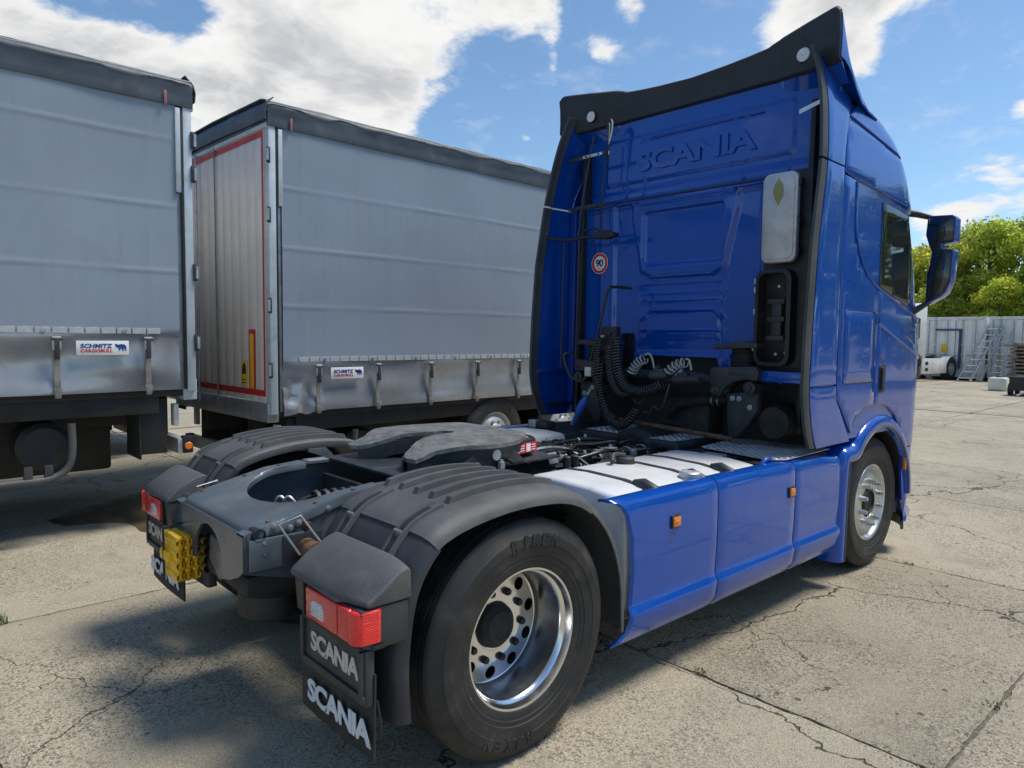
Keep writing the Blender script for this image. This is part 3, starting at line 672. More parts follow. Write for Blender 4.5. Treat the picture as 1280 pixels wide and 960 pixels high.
# mudguard carrier tube, wire bracket, loops
for s in (-1, 1):
    bm = BM(); tube(bm, [(-.60, s*.44, .835), (-.60, s*.82, .835)], .036, 16); ct = obj('carrier_tube', bm, m_galv, truck)
    bm = BM(); tube(bm, [(-.60, s*.47, .835), (-.60, s*.57, .835)], .044, 16); obj('carrier_clamp', bm, m_rust, ct)
    bm = BM(); box(bm, (-.70, s*.455-.005, .78), (-.52, s*.455+.005, .90), .004); obj('carrier_flange', bm, m_framed, ct)
    bm = BM(); tube(bm, [(-.66, s*.53, .83), (-.735, s*.49, .965), (-.635, s*.49, .985), (-.555, s*.55, .845)], .005, 8); obj('wire_bracket', bm, m_galv, ct)
    bm = BM(); tube(bm, smooth_path([(-.46, s*.47, .84), (-.43, s*.48, .93), (-.38, s*.49, .975), (-.36, s*.50, .95), (-.41, s*.51, .87), (-.46, s*.50, .83)], 6), .011, 8); obj('air_hose', bm, m_hose, truck)

# ---------------------------------------------------------------- fifth wheel
def fifth_wheel():
    fw = bpy.data.objects.new('fifth_wheel', None); C.objects.link(fw); fw.parent = truck
    # plan outline with the V slot open to the rear
    out = []
    for i in range(0, 61):
        a = R(-148+296*i/60)
        out.append((.50+.47*math.cos(a), .485*math.sin(a)))
    pl = [(.10, -.19), (.06, -.235), (.045, -.29), (.06, -.345)]+out[3:-3]+[(.06, .345), (.045, .29), (.06, .235), (.10, .19), (.22, .115), (.42, .055), (.53, .05), (.57, .0), (.53, -.05), (.42, -.055), (.22, -.115)]
    bm = BM(); prism(bm, pl, 'xy', 0, .045)
    bmesh.ops.triangulate(bm, faces=[f for f in bm.faces if len(f.verts) > 4])
    for k in range(1, 18):
        bmesh.ops.bisect_plane(bm, geom=bm.verts[:]+bm.edges[:]+bm.faces[:], plane_co=(-.1+k*.065, 0, 0), plane_no=(1, 0, 0))
    zt = lambda x, y: 1.200-.070*sstep(.32, .02, x)-.012*sstep(.3, .5, abs(y))-.018*sstep(.85, 1.0, x)
    for v in bm.verts:
        x, y = v.co.x, v.co.y; top = v.co.z > .02
        v.co.z = zt(x, y)-(0 if top else .022)
    obj('top_plate', bm, m_grease, fw, 30)
    # skirt under the rim
    rim = [p for p in pl[2:-11]]
    bm = BM(); rows = [[(x*.985+.005, y*.975, zt(x, y)-.02) for x, y in rim], [(x*.97+.01, y*.95, zt(x, y)-.085) for x, y in rim]]
    sheet(bm, rows, thick=.012); obj('rim_skirt', bm, m_framed, fw, 40)
    slot = [(.065, -.23), (.10, -.185), (.22, -.11), (.42, -.05), (.53, -.045), (.565, 0), (.53, .045), (.42, .05), (.22, .11), (.10, .185), (.065, .23)]
    bm = BM(); sheet(bm, [[(x, y, zt(x, y)-.02) for x, y in slot], [(x, y, zt(x, y)-.10) for x, y in slot]], thick=.012); obj('slot_wall', bm, m_framed, fw, 40)
    for s in (-1, 1):
        bm = BM(); prism(bm, [(.25, 1.06), (.75, 1.06), (.62, 1.165), (.38, 1.165)], 'xz', s*.40-.045, s*.40+.045, .01); obj('pedestal', bm, m_framed, fw)
        bm = BM(); tube(bm, [(.5, s*.33, 1.125), (.5, s*.47, 1.125)], .03, 14); obj('pivot_pin', bm, m_galv, fw)
    bm = BM(); box(bm, (.30, -.25, 1.075), (.85, .25, 1.13), .01); obj('lock_body', bm, m_soot, fw)
    bm = BM(); tube(bm, smooth_path([(.55, -.2, 1.10), (.60, -.40, 1.09), (.58, -.52, 1.075)], 6), .009, 8); obj('release_handle', bm, m_framed, fw)
    # warning label on the front right of the rim
    a0 = Vector((.69, -.372, 1.092)); a1 = Vector((.93, -.318, 1.088))
    d = (a1-a0); nrm = Vector((d.y, -d.x, 0)).normalized()
    bm = BM()
    for q in (0, 1):
        pass
    vs = [bm.verts.new(p) for p in (a0+nrm*.016, a1+nrm*.016, a1+nrm*.016+Vector((0, 0, .058)), a0+nrm*.016+Vector((0, 0, .058)), a0+nrm*.012, a1+nrm*.012, a1+nrm*.012+Vector((0, 0, .058)), a0+nrm*.012+Vector((0, 0, .058)))]
    for q in ((0,1,2,3),(7,6,5,4),(0,4,5,1),(1,5,6,2),(2,6,7,3),(3,7,4,0)): bm.faces.new([vs[i] for i in q])
    lb = obj('warning_label', bm, m_signr, fw)
    bm = BM(); box(bm, (.62, -.30, 1.07), (.96, .30, 1.155), .012); obj('front_lug', bm, m_framed, fw)
    bm = BM(); prism(bm, [(.66, -.376), (.94, -.314), (.94, -.28), (.66, -.28)], 'xy', 1.085, 1.158, .004); obj('label_holder', bm, m_framed, fw)
    for k in range(2):
        p = a0+d*(.07+.47*k)+nrm*.0165+Vector((0, 0, .006))
        bm = BM(); f = [p, p+d*.18, p+d*.18+Vector((0, 0, .046)), p+Vector((0, 0, .046))]
        prism_v = [bm.verts.new(q) for q in f]+[bm.verts.new(q+nrm*.001) for q in f]
        for q in ((0,1,2,3),(7,6,5,4),(0,4,5,1),(1,5,6,2),(2,6,7,3),(3,7,4,0)): bm.faces.new([prism_v[i] for i in q])
        obj('label_pictogram', bm, m_signw, lb)
    for k in range(2):
        for zz in (.012, .026, .040):
            p = a0+d*(.29+.47*k)+nrm*.0165+Vector((0, 0, zz))
            bm = BM(); f = [p, p+d*.17, p+d*.17+Vector((0, 0, .006)), p+Vector((0, 0, .006))]
            bm.faces.new([bm.verts.new(q+nrm*.0008) for q in f]); obj('label_line', bm, m_signw, lb)
    return fw
fifth_wheel()
# bits in front of the fifth wheel
for i, (x, y) in enumerate(((1.20, -.33), (1.27, -.33))):
    bm = BM(); lathe(bm, [(.026, .95), (.026, 1.02), (.021, 1.025), (0, 1.026)], 'z', (x, y, 0), 14); obj('valve_cap', bm, m_plasd, truck, 30)
for x, y in ((.27, -.47), (.36, -.47), (.53, -.47)):
    bm = BM(); lathe(bm, [(.020, 1.05), (.020, 1.085), (.012, 1.088), (.012, 1.098), (0, 1.1)], 'z', (x, y, 0), 8); obj('bolt', bm, m_galv, truck, 25)
for i in range(8):
    y = -.22+.05*i; pts = [(1.0, y*.8, 1.03), (1.15, y, 1.05+.01*(i % 3)), (1.38, y+.03*(i % 2), 1.03), (1.46, y*.9-.05, .98), (1.42, y-.1, .93)]
    bm = BM(); tube(bm, smooth_path(pts, 6), .008+.003*(i % 3), 8); obj('air_line', bm, (m_hose, m_galv, m_hose)[i % 3], truck)
bm = BM(); tube(bm, smooth_path([(1.55, -.18, .90), (1.7, -.2, .93), (2.0, -.2, .93), (2.3, -.14, .90)], 6), .062, 18); ep = obj('air_duct', bm, m_rubber, truck, 60)
for x in (1.62, 1.95, 2.12):
    bm = BM(); lathe(bm, [(.064, -.012), (.068, -.008), (.068, .008), (.064, .012)], 'x', (x, -.2, .93), 20); obj('hose_clamp', bm, m_galv, ep)
bm = BM(); tube(bm, smooth_path([(1.5, -.05, .92), (1.75, .02, .99), (2.1, .03, 1.0), (2.35, .0, .96)], 7), .016, 8); obj('air_line', bm, m_hose, truck)
bm = BM(); tube(bm, smooth_path([(1.33, -.30, .99), (1.25, -.38, 1.02), (1.23, -.50, .98), (1.27, -.56, .96)], 7), .007, 6); obj('air_line', bm, m_galv, truck)
rnd = random.Random(31)
for i in range(16):        # cable and air line runs on the frame ahead of the fifth wheel
    y = rnd.uniform(-.33, .34); z = rnd.uniform(.93, 1.02); x0 = rnd.uniform(.95, 1.25); x1 = rnd.uniform(1.9, 2.35)
    pts = [(x0, y, z)]+[(lerp(x0, x1, k/5), y+rnd.uniform(-.06, .06), z+rnd.uniform(-.03, .03)) for k in range(1, 5)]+[(x1, y*.8, .95)]
    bm = BM(); tube(bm, smooth_path(pts, 5), rnd.choice((.006, .008, .010, .013)), 8); cb = obj('air_line', bm, rnd.choice((m_hose, m_hose, m_black, m_soot, m_plasd)), truck, 60)
    for k in range(2):
        p_ = Vector(pts[1+2*k]); bm = BM(); lathe(bm, [(.014, -.006), (.016, 0), (.014, .006)], 'x', p_, 8); obj('cable_tie', bm, rnd.choice((m_wplas, m_black, m_galv)), cb)
for i in range(12):
    x, y = rnd.uniform(1.02, 2.2), rnd.choice((-1, 1))*rnd.uniform(.12, .36); d = rnd.uniform(.02, .045)
    bm = BM(); box(bm, (x-d, y-d*.7, .94), (x+d, y+d*.7, .97+d), .006); vb = obj('valve_block', bm, rnd.choice((m_plasd, m_soot, m_framed, m_alud)), truck)
    bm = BM(); lathe(bm, [(.012, .96), (.012, .985+d), (.008, .99+d), (0, .99+d)], 'z', (x, y, 0), 8); obj('fitting', bm, rnd.choice((m_galv, m_soot)), vb)
for x in [.9+.13*k for k in range(11)]:
    for y in (-.395, .395):
        bm = BM(); lathe(bm, [(.013, .949), (.013, .960), (.007, .962), (.007, .970), (0, .971)], 'z', (x, y, 0), 6); obj('bolt', bm, m_galv if int(x*10) % 3 else m_rust, truck, 25)
bm = BM(); prism(bm, [(1.02, 1.0), (1.10, 1.0), (1.07, 1.07), (1.0, 1.065)], 'xz', -.36, -.352, .002); obj('sensor_plate', bm, m_alud, truck)

# ---------------------------------------------------------------- rear mudguards, lamps, flaps
MG = [(-.655, .37), (-.665, .55), (-.655, .70), (-.630, .83), (-.585, .93), (-.505, 1.025), (-.42, 1.068), (-.30, 1.098), (-.14, 1.120), (.02, 1.124), (.18, 1.112), (.30, 1.080), (.40, 1.025), (.49, .94), (.56, .84), (.61, .72), (.640, .58), (.650, .37)]
def mg_path(i0, i1, sub=4):
    p = smooth_path([(x, 0, z) for x, z in MG], sub)
    p = p[i0*sub:i1*sub+1]; out = []
    for i, q in enumerate(p):
        t = (p[min(i+1, len(p)-1)]-p[max(i-1, 0)]).normalized(); out.append((q, Vector((-t.z, 0, t.x))))
    return out
def mudguard(s):
    mg = bpy.data.objects.new('rear_mudguard', None); C.objects.link(mg); mg.parent = truck
    sec = [(.605, -.05), (.600, -.015), (.612, 0), (.75, .004), (.95, .005), (1.14, .003), (1.205, -.004), (1.240, -.020), (1.256, -.044), (1.260, -.062)]
    secf = [(.68, .0), (.90, .0), (1.16, 0), (1.225, -.006), (1.25, -.02), (1.258, -.045)]
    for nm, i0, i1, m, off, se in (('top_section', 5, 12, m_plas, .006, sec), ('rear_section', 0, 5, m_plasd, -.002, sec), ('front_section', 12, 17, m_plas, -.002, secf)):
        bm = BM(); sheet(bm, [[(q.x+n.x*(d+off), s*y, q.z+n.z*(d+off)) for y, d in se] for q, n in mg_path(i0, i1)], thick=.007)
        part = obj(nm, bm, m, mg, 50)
        if nm == 'top_section':
            pp = mg_path(6, 11, 6); pp = pp[5:-2]
            for k, y in enumerate((.665, .775, .885, .995, 1.105)):
                q_ = pp[:len(pp)-(0 if k > 1 else 2)]
                bm = BM(); rows = []
                for i, (q, n) in enumerate(q_):
                    h = .026*min(1, i/.9, (len(q_)-1-i)/.9)
                    hw = .021
                    rows.append([(q.x+n.x*(.006+dd*h+(.0008 if dd else -.004)), s*(y+o), q.z+n.z*(.006+dd*h+(.0008 if dd else -.004))) for o, dd in ((-hw, 0), (-hw*.72, 1), (hw*.72, 1), (hw, 0))])
                sheet(bm, rows); obj('rib', bm, m_plas, part, 18)
            for k0, y0 in ((.62, .94), (.80, 1.05)):   # two torn slits
                bm = BM(); i0 = int(k0*len(pp)); sg = pp[i0:i0+5]; m_ = len(sg)-1
                rows = [[(q.x+n.x*.0085, s*(y0+o*math.sin(PI*(i+.05)/(m_+.1))), q.z+n.z*.0085) for o in (-.007, .007)] for i, (q, n) in enumerate(sg)]
                sheet(bm, rows); obj('torn_slit', bm, m_black, part)
    # two rubber strap latches across the split
    pp = mg_path(3, 7, 6)
    for y in (.74, 1.09):
        bm = BM()
        seg = pp[2:-2]
        rows = [[(q.x+n.x*(.010+e), s*(y+o), q.z+n.z*(.010+e)) for o, e in ((-.034, -.006), (-.031, .012), (-.020, .013), (-.018, .006), (.018, .006), (.020, .013), (.031, .012), (.034, -.006))] for q, n in seg]
        sheet(bm, rows); lt = obj('strap_latch', bm, m_plas, mg, 30)
        for a, b in ((.10, .40), (.50, .90)):
            bm = BM(); i0, i1 = int(a*(len(seg)-1)), int(b*(len(seg)-1))
            rows = [[(q.x+n.x*e, s*(y+o), q.z+n.z*e) for o, e in ((-.013, .015), (-.013, .020), (.013, .020), (.013, .015))] for q, n in seg[i0:i1+1]]
            sheet(bm, rows); obj('latch_slot', bm, m_black, lt, 30)
        bm = BM(); q, n = seg[len(seg)*9//20]; tube(bm, [(q.x+n.x*.026, s*(y-.022), q.z+n.z*.026), (q.x+n.x*.026, s*(y+.022), q.z+n.z*.026)], .006, 8); obj('latch_pin', bm, m_galv, lt)
    bm = BM(); tube(bm, [(.50, s*.43, .86), (.50, s*1.0, .88)], .025, 12); obj('stay', bm, m_soot, mg)
    return mg
def lamp_unit(s):
    lu = bpy.data.objects.new('tail_lamp_unit', None); C.objects.link(lu); lu.parent = truck
    yA, yB = .755, 1.262
    # hood: sloping lid over the lamp
    bm = BM(); prism(bm, [(-.806, .836), (-.812, .852), (-.800, .868), (-.735, .918), (-.650, .962), (-.612, .972), (-.592, .962), (-.588, .836)], 'xz', s*yA, s*yB)
    for yy in (1.12, 1.16, 1.20, 1.235):
        bmesh.ops.bisect_plane(bm, geom=bm.verts[:]+bm.edges[:]+bm.faces[:], plane_co=(0, s*yy, 0), plane_no=(0, 1, 0))
    for v in bm.verts:
        q = max(0, abs(v.co.y)-1.12); e = sstep(-.60, -.78, v.co.x)
        v.co.x += .28*q*e; v.co.z -= 1.2*q*q*sstep(.85, .90, v.co.z)
    obj('lamp_hood', bm, m_plas, lu, 30, bev=.010, seg=3)
    bm = BM(); prism(bm, [(-.795, .834), (-.785, .70), (-.74, .685), (-.60, .685), (-.60, .834)], 'xz', s*(yA+.006), s*(yB-.004), .008); bx = obj('lamp_box', bm, m_plasd, lu)
    # lens: inner body, clear reverse section, ribbed outer end
    bm = BM(); box(bm, (-.812, min(s*.888, s*1.205), .712), (-.78, max(s*.888, s*1.205), .828), .007, 3); ln = obj('tail_lamp', bm, m_red, lu)
    poly = [(-.813, 1.207), (-.812, 1.225), (-.802, 1.248), (-.785, 1.259), (-.722, 1.266), (-.717, 1.262), (-.717, 1.207)]
    bm = BM(); prism(bm, [(x, s*y) for x, y in poly], 'xy', .712, .828, .004); rb = obj('side_lens', bm, m_redd, ln)
    for k in range(14):
        z = .7180+.0080*k
        bm = BM(); tube(bm, [(-.8128, s*1.208, z), (-.8123, s*1.225, z), (-.8023, s*1.2485, z), (-.7855, s*1.2595, z), (-.726, s*1.2660, z)], .0011, 6); obj('lens_rib', bm, m_redd, rb)
    bm = BM(); prism(bm, [(s*.935, .733), (s*1.03, .733), (s*1.03, .775), (s*1.02, .793), (s*.955, .793), (s*.935, .775)], 'yz', -.8155, -.800, .003); rv = obj('reverse_lens', bm, m_clear, ln)
    for k in range(4):
        bm = BM(); box(bm, (-.8175, min(s*.94, s*1.025), .741+.013*k), (-.815, max(s*.94, s*1.025), .745+.013*k)); obj('lens_rib', bm, m_clear, rv)
    for y_ in (1.13,):
        bm = BM(); box(bm, (-.8140, s*y_-.0015, .718), (-.811, s*y_+.0015, .822)); obj('lens_divider', bm, m_redk, ln)
    bm = BM(); prism(bm, [(s*.852, .70), (s*.852, .838), (s*.862, .838), (s*.862, .71), (s*1.20, .71), (s*1.20, .70)], 'yz', -.806, -.78, .002); obj('lamp_bezel', bm, m_black, lu)
    # flap holder with recessed panel and silver lettering
    bm = BM(); prism(bm, [(-.752, .690), (-.752, .704), (-.70, .704), (-.70, .690)], 'xz', s*1.2605, s*1.268, .002); obj('lamp_sill', bm, m_black, lu)
    bm = BM(); box(bm, (-.775, min(s*.775, s*1.255), .485), (-.735, max(s*.775, s*1.255), .69), .012, 2); fh = obj('flap_holder', bm, m_plasd, lu)
    for y in (.80, 1.235):
        bm = BM(); box(bm, (-.788, s*y-.011, .52), (-.772, s*y+.011, .685), .004); obj('holder_rib', bm, m_plasd, fh)
    bm = BM(); box(bm, (-.785, min(s*.79, s*1.25), .505), (-.772, max(s*.79, s*1.25), .532), .004); obj('holder_rib', bm, m_plasd, fh)
    y0, y1 = (-.865, -1.22) if s < 0 else (1.22, .865)
    text('lettering', 'SCANIA', (-.776, y0, .572), (0, y1-y0, 0), (0, 0, .075), .004, m_textg, fh, off=.040, space=.90)
    # rubber flap
    bm = BM(); rows = []
    for k in range(9):
        z = lerp(.285, .60, k/8); rows.append([(-.742-.012*math.sin((y-.7)*5)*(1-k/8), s*y, z+(.02*(y-.72) if k == 0 else 0)) for y in [.715+.0605*j for j in range(10)]])
    sheet(bm, rows, thick=.008); fl = obj('mud_flap', bm, m_rubber, lu, 50)
    y0, y1 = (-.80, -1.265) if s < 0 else (1.25, .74)
    text('lettering', 'SCANIA', (-.760, y0, .345), (0, y1-y0, 0), (0, 0, .088), .003, m_text, fl, off=.040, space=.90)
    bm = BM(); tube(bm, smooth_path([(-.725, s*1.245, .50), (-.72, s*1.262, .42), (-.72, s*1.255, .36)], 5), .006, 6); obj('retaining_wire', bm, m_black, lu)
    return lu
for s in (-1, 1): mudguard(s); lamp_unit(s)

# ---------------------------------------------------------------- tanks, skirts, deck plates
def tank(s):
    t = bpy.data.objects.new('fuel_tank', None); C.objects.link(t); t.parent = truck
    prof = [(.50, .50), (.50, .965), (.515, .995), (.55, 1.006), (.70, 1.012), (.95, 1.004), (1.10, .985), (1.17, .95), (1.195, .90), (1.20, .45), (1.15, .36), (.56, .36), (.50, .42)]
    bm = BM(); rows = []
    for x, k in ((.70, .93), (.712, .98), (.735, 1.0), (1.4, 1.0), (2.05, 1.0), (2.075, .98), (2.088, .93)):
        rows.append([(x, s*(.85+(y-.85)*k), .70+(z-.70)*k) for y, z in prof])
    sheet(bm, rows, closed=True)
    bm.verts.ensure_lookup_table(); n = len(prof)
    bm.faces.new(bm.verts[:n]); bm.faces.new(bm.verts[-n:])
    obj('tank_shell', bm, m_tank, t, 40)
    for x in (.98, 1.42, 1.72):
        bm = BM(); pp = [(y, z) for y, z in prof[1:10]]
        rows = [[(x+dx, s*(.85+(y-.85)*(1+e)), .70+(z-.70)*(1+e)) for dx, e in ((-.022, .002), (-.020, .014), (.020, .014), (.022, .002))] for y, z in pp]
        sheet(bm, rows); st = obj('tank_strap', bm, m_plasd, t, 40)
        bm = BM(); tube(bm, [(x, s*1.02, 1.006), (x, s*1.08, 1.003), (x, s*1.15, .975), (x, s*1.19, .94)], [.012, .032, .036, .03], 10); obj('strap_end', bm, m_plasd, st, 50)
    for x, y, r in ((1.36, .66, .055), (1.38, 1.10, .06)):
        zc = 1.01 if y < .8 else .985
        bm = BM(); lathe(bm, [(r*1.15, zc-.03), (r*1.15, zc+.004), (r, zc+.006), (r, zc+.032), (r*.86, zc+.040), (0, zc+.041)], 'z', (x, s*y, 0), 24); obj('filler_cap', bm, m_plasd if y < .8 else m_alud, t, 30)
    bm = BM(); tube(bm, smooth_path([(1.36, s*.66, 1.055), (1.30, s*.62, 1.06), (1.24, s*.66, 1.03)], 5), .016, 8); obj('sender_cable', bm, m_plasd, t)
tank(-1); tank(1)
def skirt(s):
    sk = bpy.data.objects.new('side_skirt', None); C.objects.link(sk); sk.parent = truck
    prof = [(1.130, .990), (1.165, 1.000), (1.200, .998), (1.226, .985), (1.240, .962), (1.247, .92), (1.250, .80), (1.248, .62), (1.243, .52), (1.241, .475), (1.247, .452), (1.258, .436), (1.261, .424), (1.258, .40), (1.248, .345), (1.234, .305), (1.212, .280), (1.17, .272)]
    rear = [(.27, .60), (.285, .575), (.31, .60), (.35, .662), (.45, .682), (.62, .690), (.80, .676), (.90, .652), (.96, .615), (1.0, .560)]
    topdz = lambda x: -.0*x-.012*sstep(1.4, 3.0, x)-.03*sstep(2.7, 3.03, x)
    for x0, x1 in ((None, 1.440), (1.447, 2.350), (2.357, 3.03)):
        bm = BM(); rows = []
        for f in (0, .02, .1, .25, .5, .75, .9, .98, 1):
            row = []
            for y, z in prof:
                xa = interp(rear, z) if x0 is None else x0
                x = lerp(xa, x1, f); zz = z+topdz(x)*sstep(.5, .98, z)
                e = .006 if f in (0, 1) else 0
                if x0 is None and f == 0: e = .012
                row.append((x, s*(y-e-.02*sstep(2.6, 3.03, x)*0), zz))
            rows.append(row)
        sheet(bm, rows, thick=.014); p = obj('skirt_panel', bm, m_blue, sk, 32)
        if x0 is None:
            ml = (1.028, .832)
        elif x0 < 2: ml = (2.281, .805)
        else: ml = None
        if ml:
            x, z = ml; yo = 1.252
            bm = BM(); box(bm, (x-.038, s*yo-.008, z-.033), (x+.038, s*yo+.008, z+.033), .004); mk = obj('marker_housing', bm, m_black, p)
            bm = BM(); box(bm, (x-.030, s*(yo+.008)-.007, z-.025), (x+.030, s*(yo+.008)+.007, z+.025), .004); obj('marker_lens', bm, m_orange, mk)
            bm = BM(); lathe(bm, [(.010, 0), (.008, s*.004), (0, s*.005)], 'y', (x, s*(yo+.0145), z), 12); obj('lens_boss', bm, m_orange, mk)
    # inner support so the panels do not read as paper
    bm = BM(); box(bm, (.75, min(s*1.205, s*1.222), .33), (3.0, max(s*1.205, s*1.222), .95), .004); obj('skirt_backing', bm, m_soot, sk)
skirt(-1); skirt(1)
def inside(poly, x, y):
    c = False; n = len(poly)
    for i in range(n):
        (x0, y0), (x1, y1) = poly[i], poly[i-1]
        if (y0 > y) != (y1 > y) and x < (x1-x0)*(y-y0)/(y1-y0)+x0: c = not c
    return c
def deck(poly, z, nm='deck_plate'):
    bm = BM(); prism(bm, poly, 'xy', z-.006, z, .001, 1); o = obj(nm, bm, m_tread, truck)
    bm = BM(); xs = [p[0] for p in poly]; ys = [p[1] for p in poly]; p = .030; i = 0
    x = min(xs)+.02; r = 0
    while x < max(xs)-.01:
        y = min(ys)+.02; c = 0
        while y < max(ys)-.01:
            if all(inside(poly, x+a, y+b) for a in (-.014, .014) for b in (-.014, .014)):
                a = R(45) if (r+c) % 2 else R(-45); u = Vector((math.cos(a), math.sin(a), 0)); v = Vector((-u.y, u.x, 0)); q = Vector((x, y, z))
                L_ = [q-u*.014, q-v*.0055, q+u*.014, q+v*.0055]; t0 = q-u*.006+Vector((0, 0, .0035)); t1 = q+u*.006+Vector((0, 0, .0035))
                b_ = [bm.verts.new(k) for k in L_]; h0, h1 = bm.verts.new(t0), bm.verts.new(t1)
                bm.faces.new((b_[0], b_[1], h0)); bm.faces.new((b_[1], b_[2], h1)); bm.faces.new((b_[1], h1, h0)); bm.faces.new((b_[2], b_[3], h1)); bm.faces.new((b_[3], b_[0], h0)); bm.faces.new((b_[3], h0, h1))
            y += p; c += 1
        x += p; r += 1
    d = obj('tread_pattern', bm, m_treadtop, o, 20); d['kind'] = 'stuff'
    return o
deck([(2.22, -1.17), (2.20, -1.10), (2.30, -.60), (2.34, -.56), (2.86, -.50), (2.95, -.6), (2.95, -1.19), (2.3, -1.21)], 1.005)
deck([(2.28, -.37), (2.32, .50), (2.88, .50), (2.88, -.40)], 1.025)
bm = BM(); box(bm, (2.26, -.42, .955), (2.90, .52, 1.015), .01); obj('deck_frame', bm, m_framed, truck)
bm = BM(); box(bm, (2.12, -1.18, .40), (2.95, -.50, .985), .02); obj('battery_box', bm, m_soot, truck)
bm = BM(); box(bm, (2.12, .50, .40), (2.95, 1.18, .985), .02); obj('battery_box', bm, m_soot, truck)
bm = BM(); prism(bm, [(2.05, -1.02), (2.20, -1.06), (2.22, -.62), (2.10, -.60)], 'xy', .96, .985, .006); obj('tank_bracket', bm, m_framed, truck)
bm = BM(); box(bm, (2.10, -.86, .985), (2.17, -.72, 1.005), .004); obj('step_bracket', bm, m_alud, truck)
bm = BM(); tube(bm, smooth_path([(2.10, -1.13, .96), (2.14, -1.14, 1.005), (2.20, -1.14, 1.005), (2.24, -1.13, .96)], 5), .016, 10); obj('grab_loop', bm, m_bluet, truck)
# small stuff by the left tank
bm = BM(); box(bm, (2.15, .80, 1.0), (2.27, 1.02, 1.055), .01); obj('left_deck_box', bm, m_plasd, truck)
bm = BM(); box(bm, (2.14, .92, 1.0), (2.20, 1.0, 1.06), .004); obj('bracket', bm, m_alud, truck)
bm = BM(); tube(bm, [(2.38, .52, 1.34), (2.37, .545, 1.29)], .010, 8); tube(bm, [(2.36, .70, 1.03), (2.36, .67, 1.09)], .014, 8); br = obj('brush_handle', bm, m_hosew, truck)
bm = BM(); tube(bm, [(2.37, .55, 1.28), (2.365, .58, 1.23), (2.36, .615, 1.165), (2.36, .66, 1.09), (2.36, .69, 1.03)], [.014, .032, .034, .018, .016], 10); obj('coupling_lever', bm, m_bluet, truck, 50)

# ---------------------------------------------------------------- cab
XF = [(.27, 4.63), (.6, 4.67), (1.0, 4.71), (1.6, 4.725), (1.9, 4.71), (2.3, 4.60), (2.75, 4.43), (2.96, 4.34), (3.11, 4.27), (3.30, 4.12), (3.42, 3.85), (3.48, 3.40)]
def half_w(z): return 1.25-.10*max(0, (z-2.82)/.62)**2-.012*max(0, (1.3-z))
def side_y(x, z):
    xf = interp(XF, z); r = .34; w_ = half_w(z)
    if x > xf-r:
        t = min(1, (x-(xf-r))/r); return w_-r+math.sqrt(max(0, r*r-(t*r)**2))
    return w_
def cab_shell():
    zs = [1.06, 1.2, 1.4, 1.7, 1.95, 2.2, 2.5, 2.75, 2.9, 3.05, 3.18, 3.29, 3.37, 3.42]
    bm = BM(); rows = []
    for z in zs:
        xf = interp(XF, z); w_ = half_w(z)-.016; r = .34; row = []
        xr = 2.972
        row += [(xr, 0, z), (xr, -w_+.06, z), (xr+.02, -w_+.015, z), (xr+.05, -w_, z)]
        for k in range(1, 8): row.append((lerp(xr+.05, xf-r, k/8), -w_, z))
        for k in range(9):
            a = R(90*k/8); row.append((xf-r+r*math.sin(a)-.012, -(w_-r+r*math.cos(a)), z))
        row.append((xf-.008, 0, z))
        row += [(x, -y, z_) for x, y, z_ in row[-2:0:-1]]
        rows.append(row)
    for f, z in ((.93, 3.455), (.8, 3.475), (.5, 3.485)):
        row = []
        for x, y, _ in rows[13]: row.append((3.4+(x-3.4)*f, y*f, z))
        rows.append(row)
    sheet(bm, rows, closed=True)
    bm.verts.ensure_lookup_table(); n = len(rows[0])
    bm.faces.new(bm.verts[-n:]); bm.faces.new(bm.verts[:n])
    return obj('cab_shell', bm, m_blue, truck, 40)
shell = cab_shell()
def side_panel(nm, poly, m, parent, proud=0., thick=.015, s=-1, step=.09, bev=.004):
    """a body panel cut to an outline and wrapped on the cab side"""
    bm = BM(); vs = [bm.verts.new((x, 0, z)) for x, z in poly]; bm.faces.new(vs)
    xs = [p[0] for p in poly]; zs = [p[1] for p in poly]
    for lo, hi, no in ((min(xs), max(xs), (1, 0, 0)), (min(zs), max(zs), (0, 0, 1))):
        k = int((hi-lo)/step)
        for i in range(1, k+1):
            c = lo+(hi-lo)*i/(k+1)
            bmesh.ops.bisect_plane(bm, geom=bm.verts[:]+bm.edges[:]+bm.faces[:], plane_co=tuple(c*q for q in no), plane_no=no)
    per = {v for e in bm.edges if len(e.link_faces) == 1 for v in e.verts}
    # rounded border: inset ring
    r = bmesh.ops.inset_region(bm, faces=bm.faces[:], thickness=bev, use_even_offset=True, use_boundary=True)
    back = BM()
    for v in bm.verts:
        e = any(len(q.link_faces) == 1 for q in v.link_edges)
        v.co.y = s*(side_y(v.co.x, v.co.z)+proud-(bev*.8 if e else 0))
    ret = bmesh.ops.extrude_edge_only(bm, edges=[e for e in bm.edges if len(e.link_faces) == 1])
    for v in [g for g in ret['geom'] if isinstance(g, bmesh.types.BMVert)]: v.co.y -= s*thick
    return obj(nm, bm, m, parent, 42)
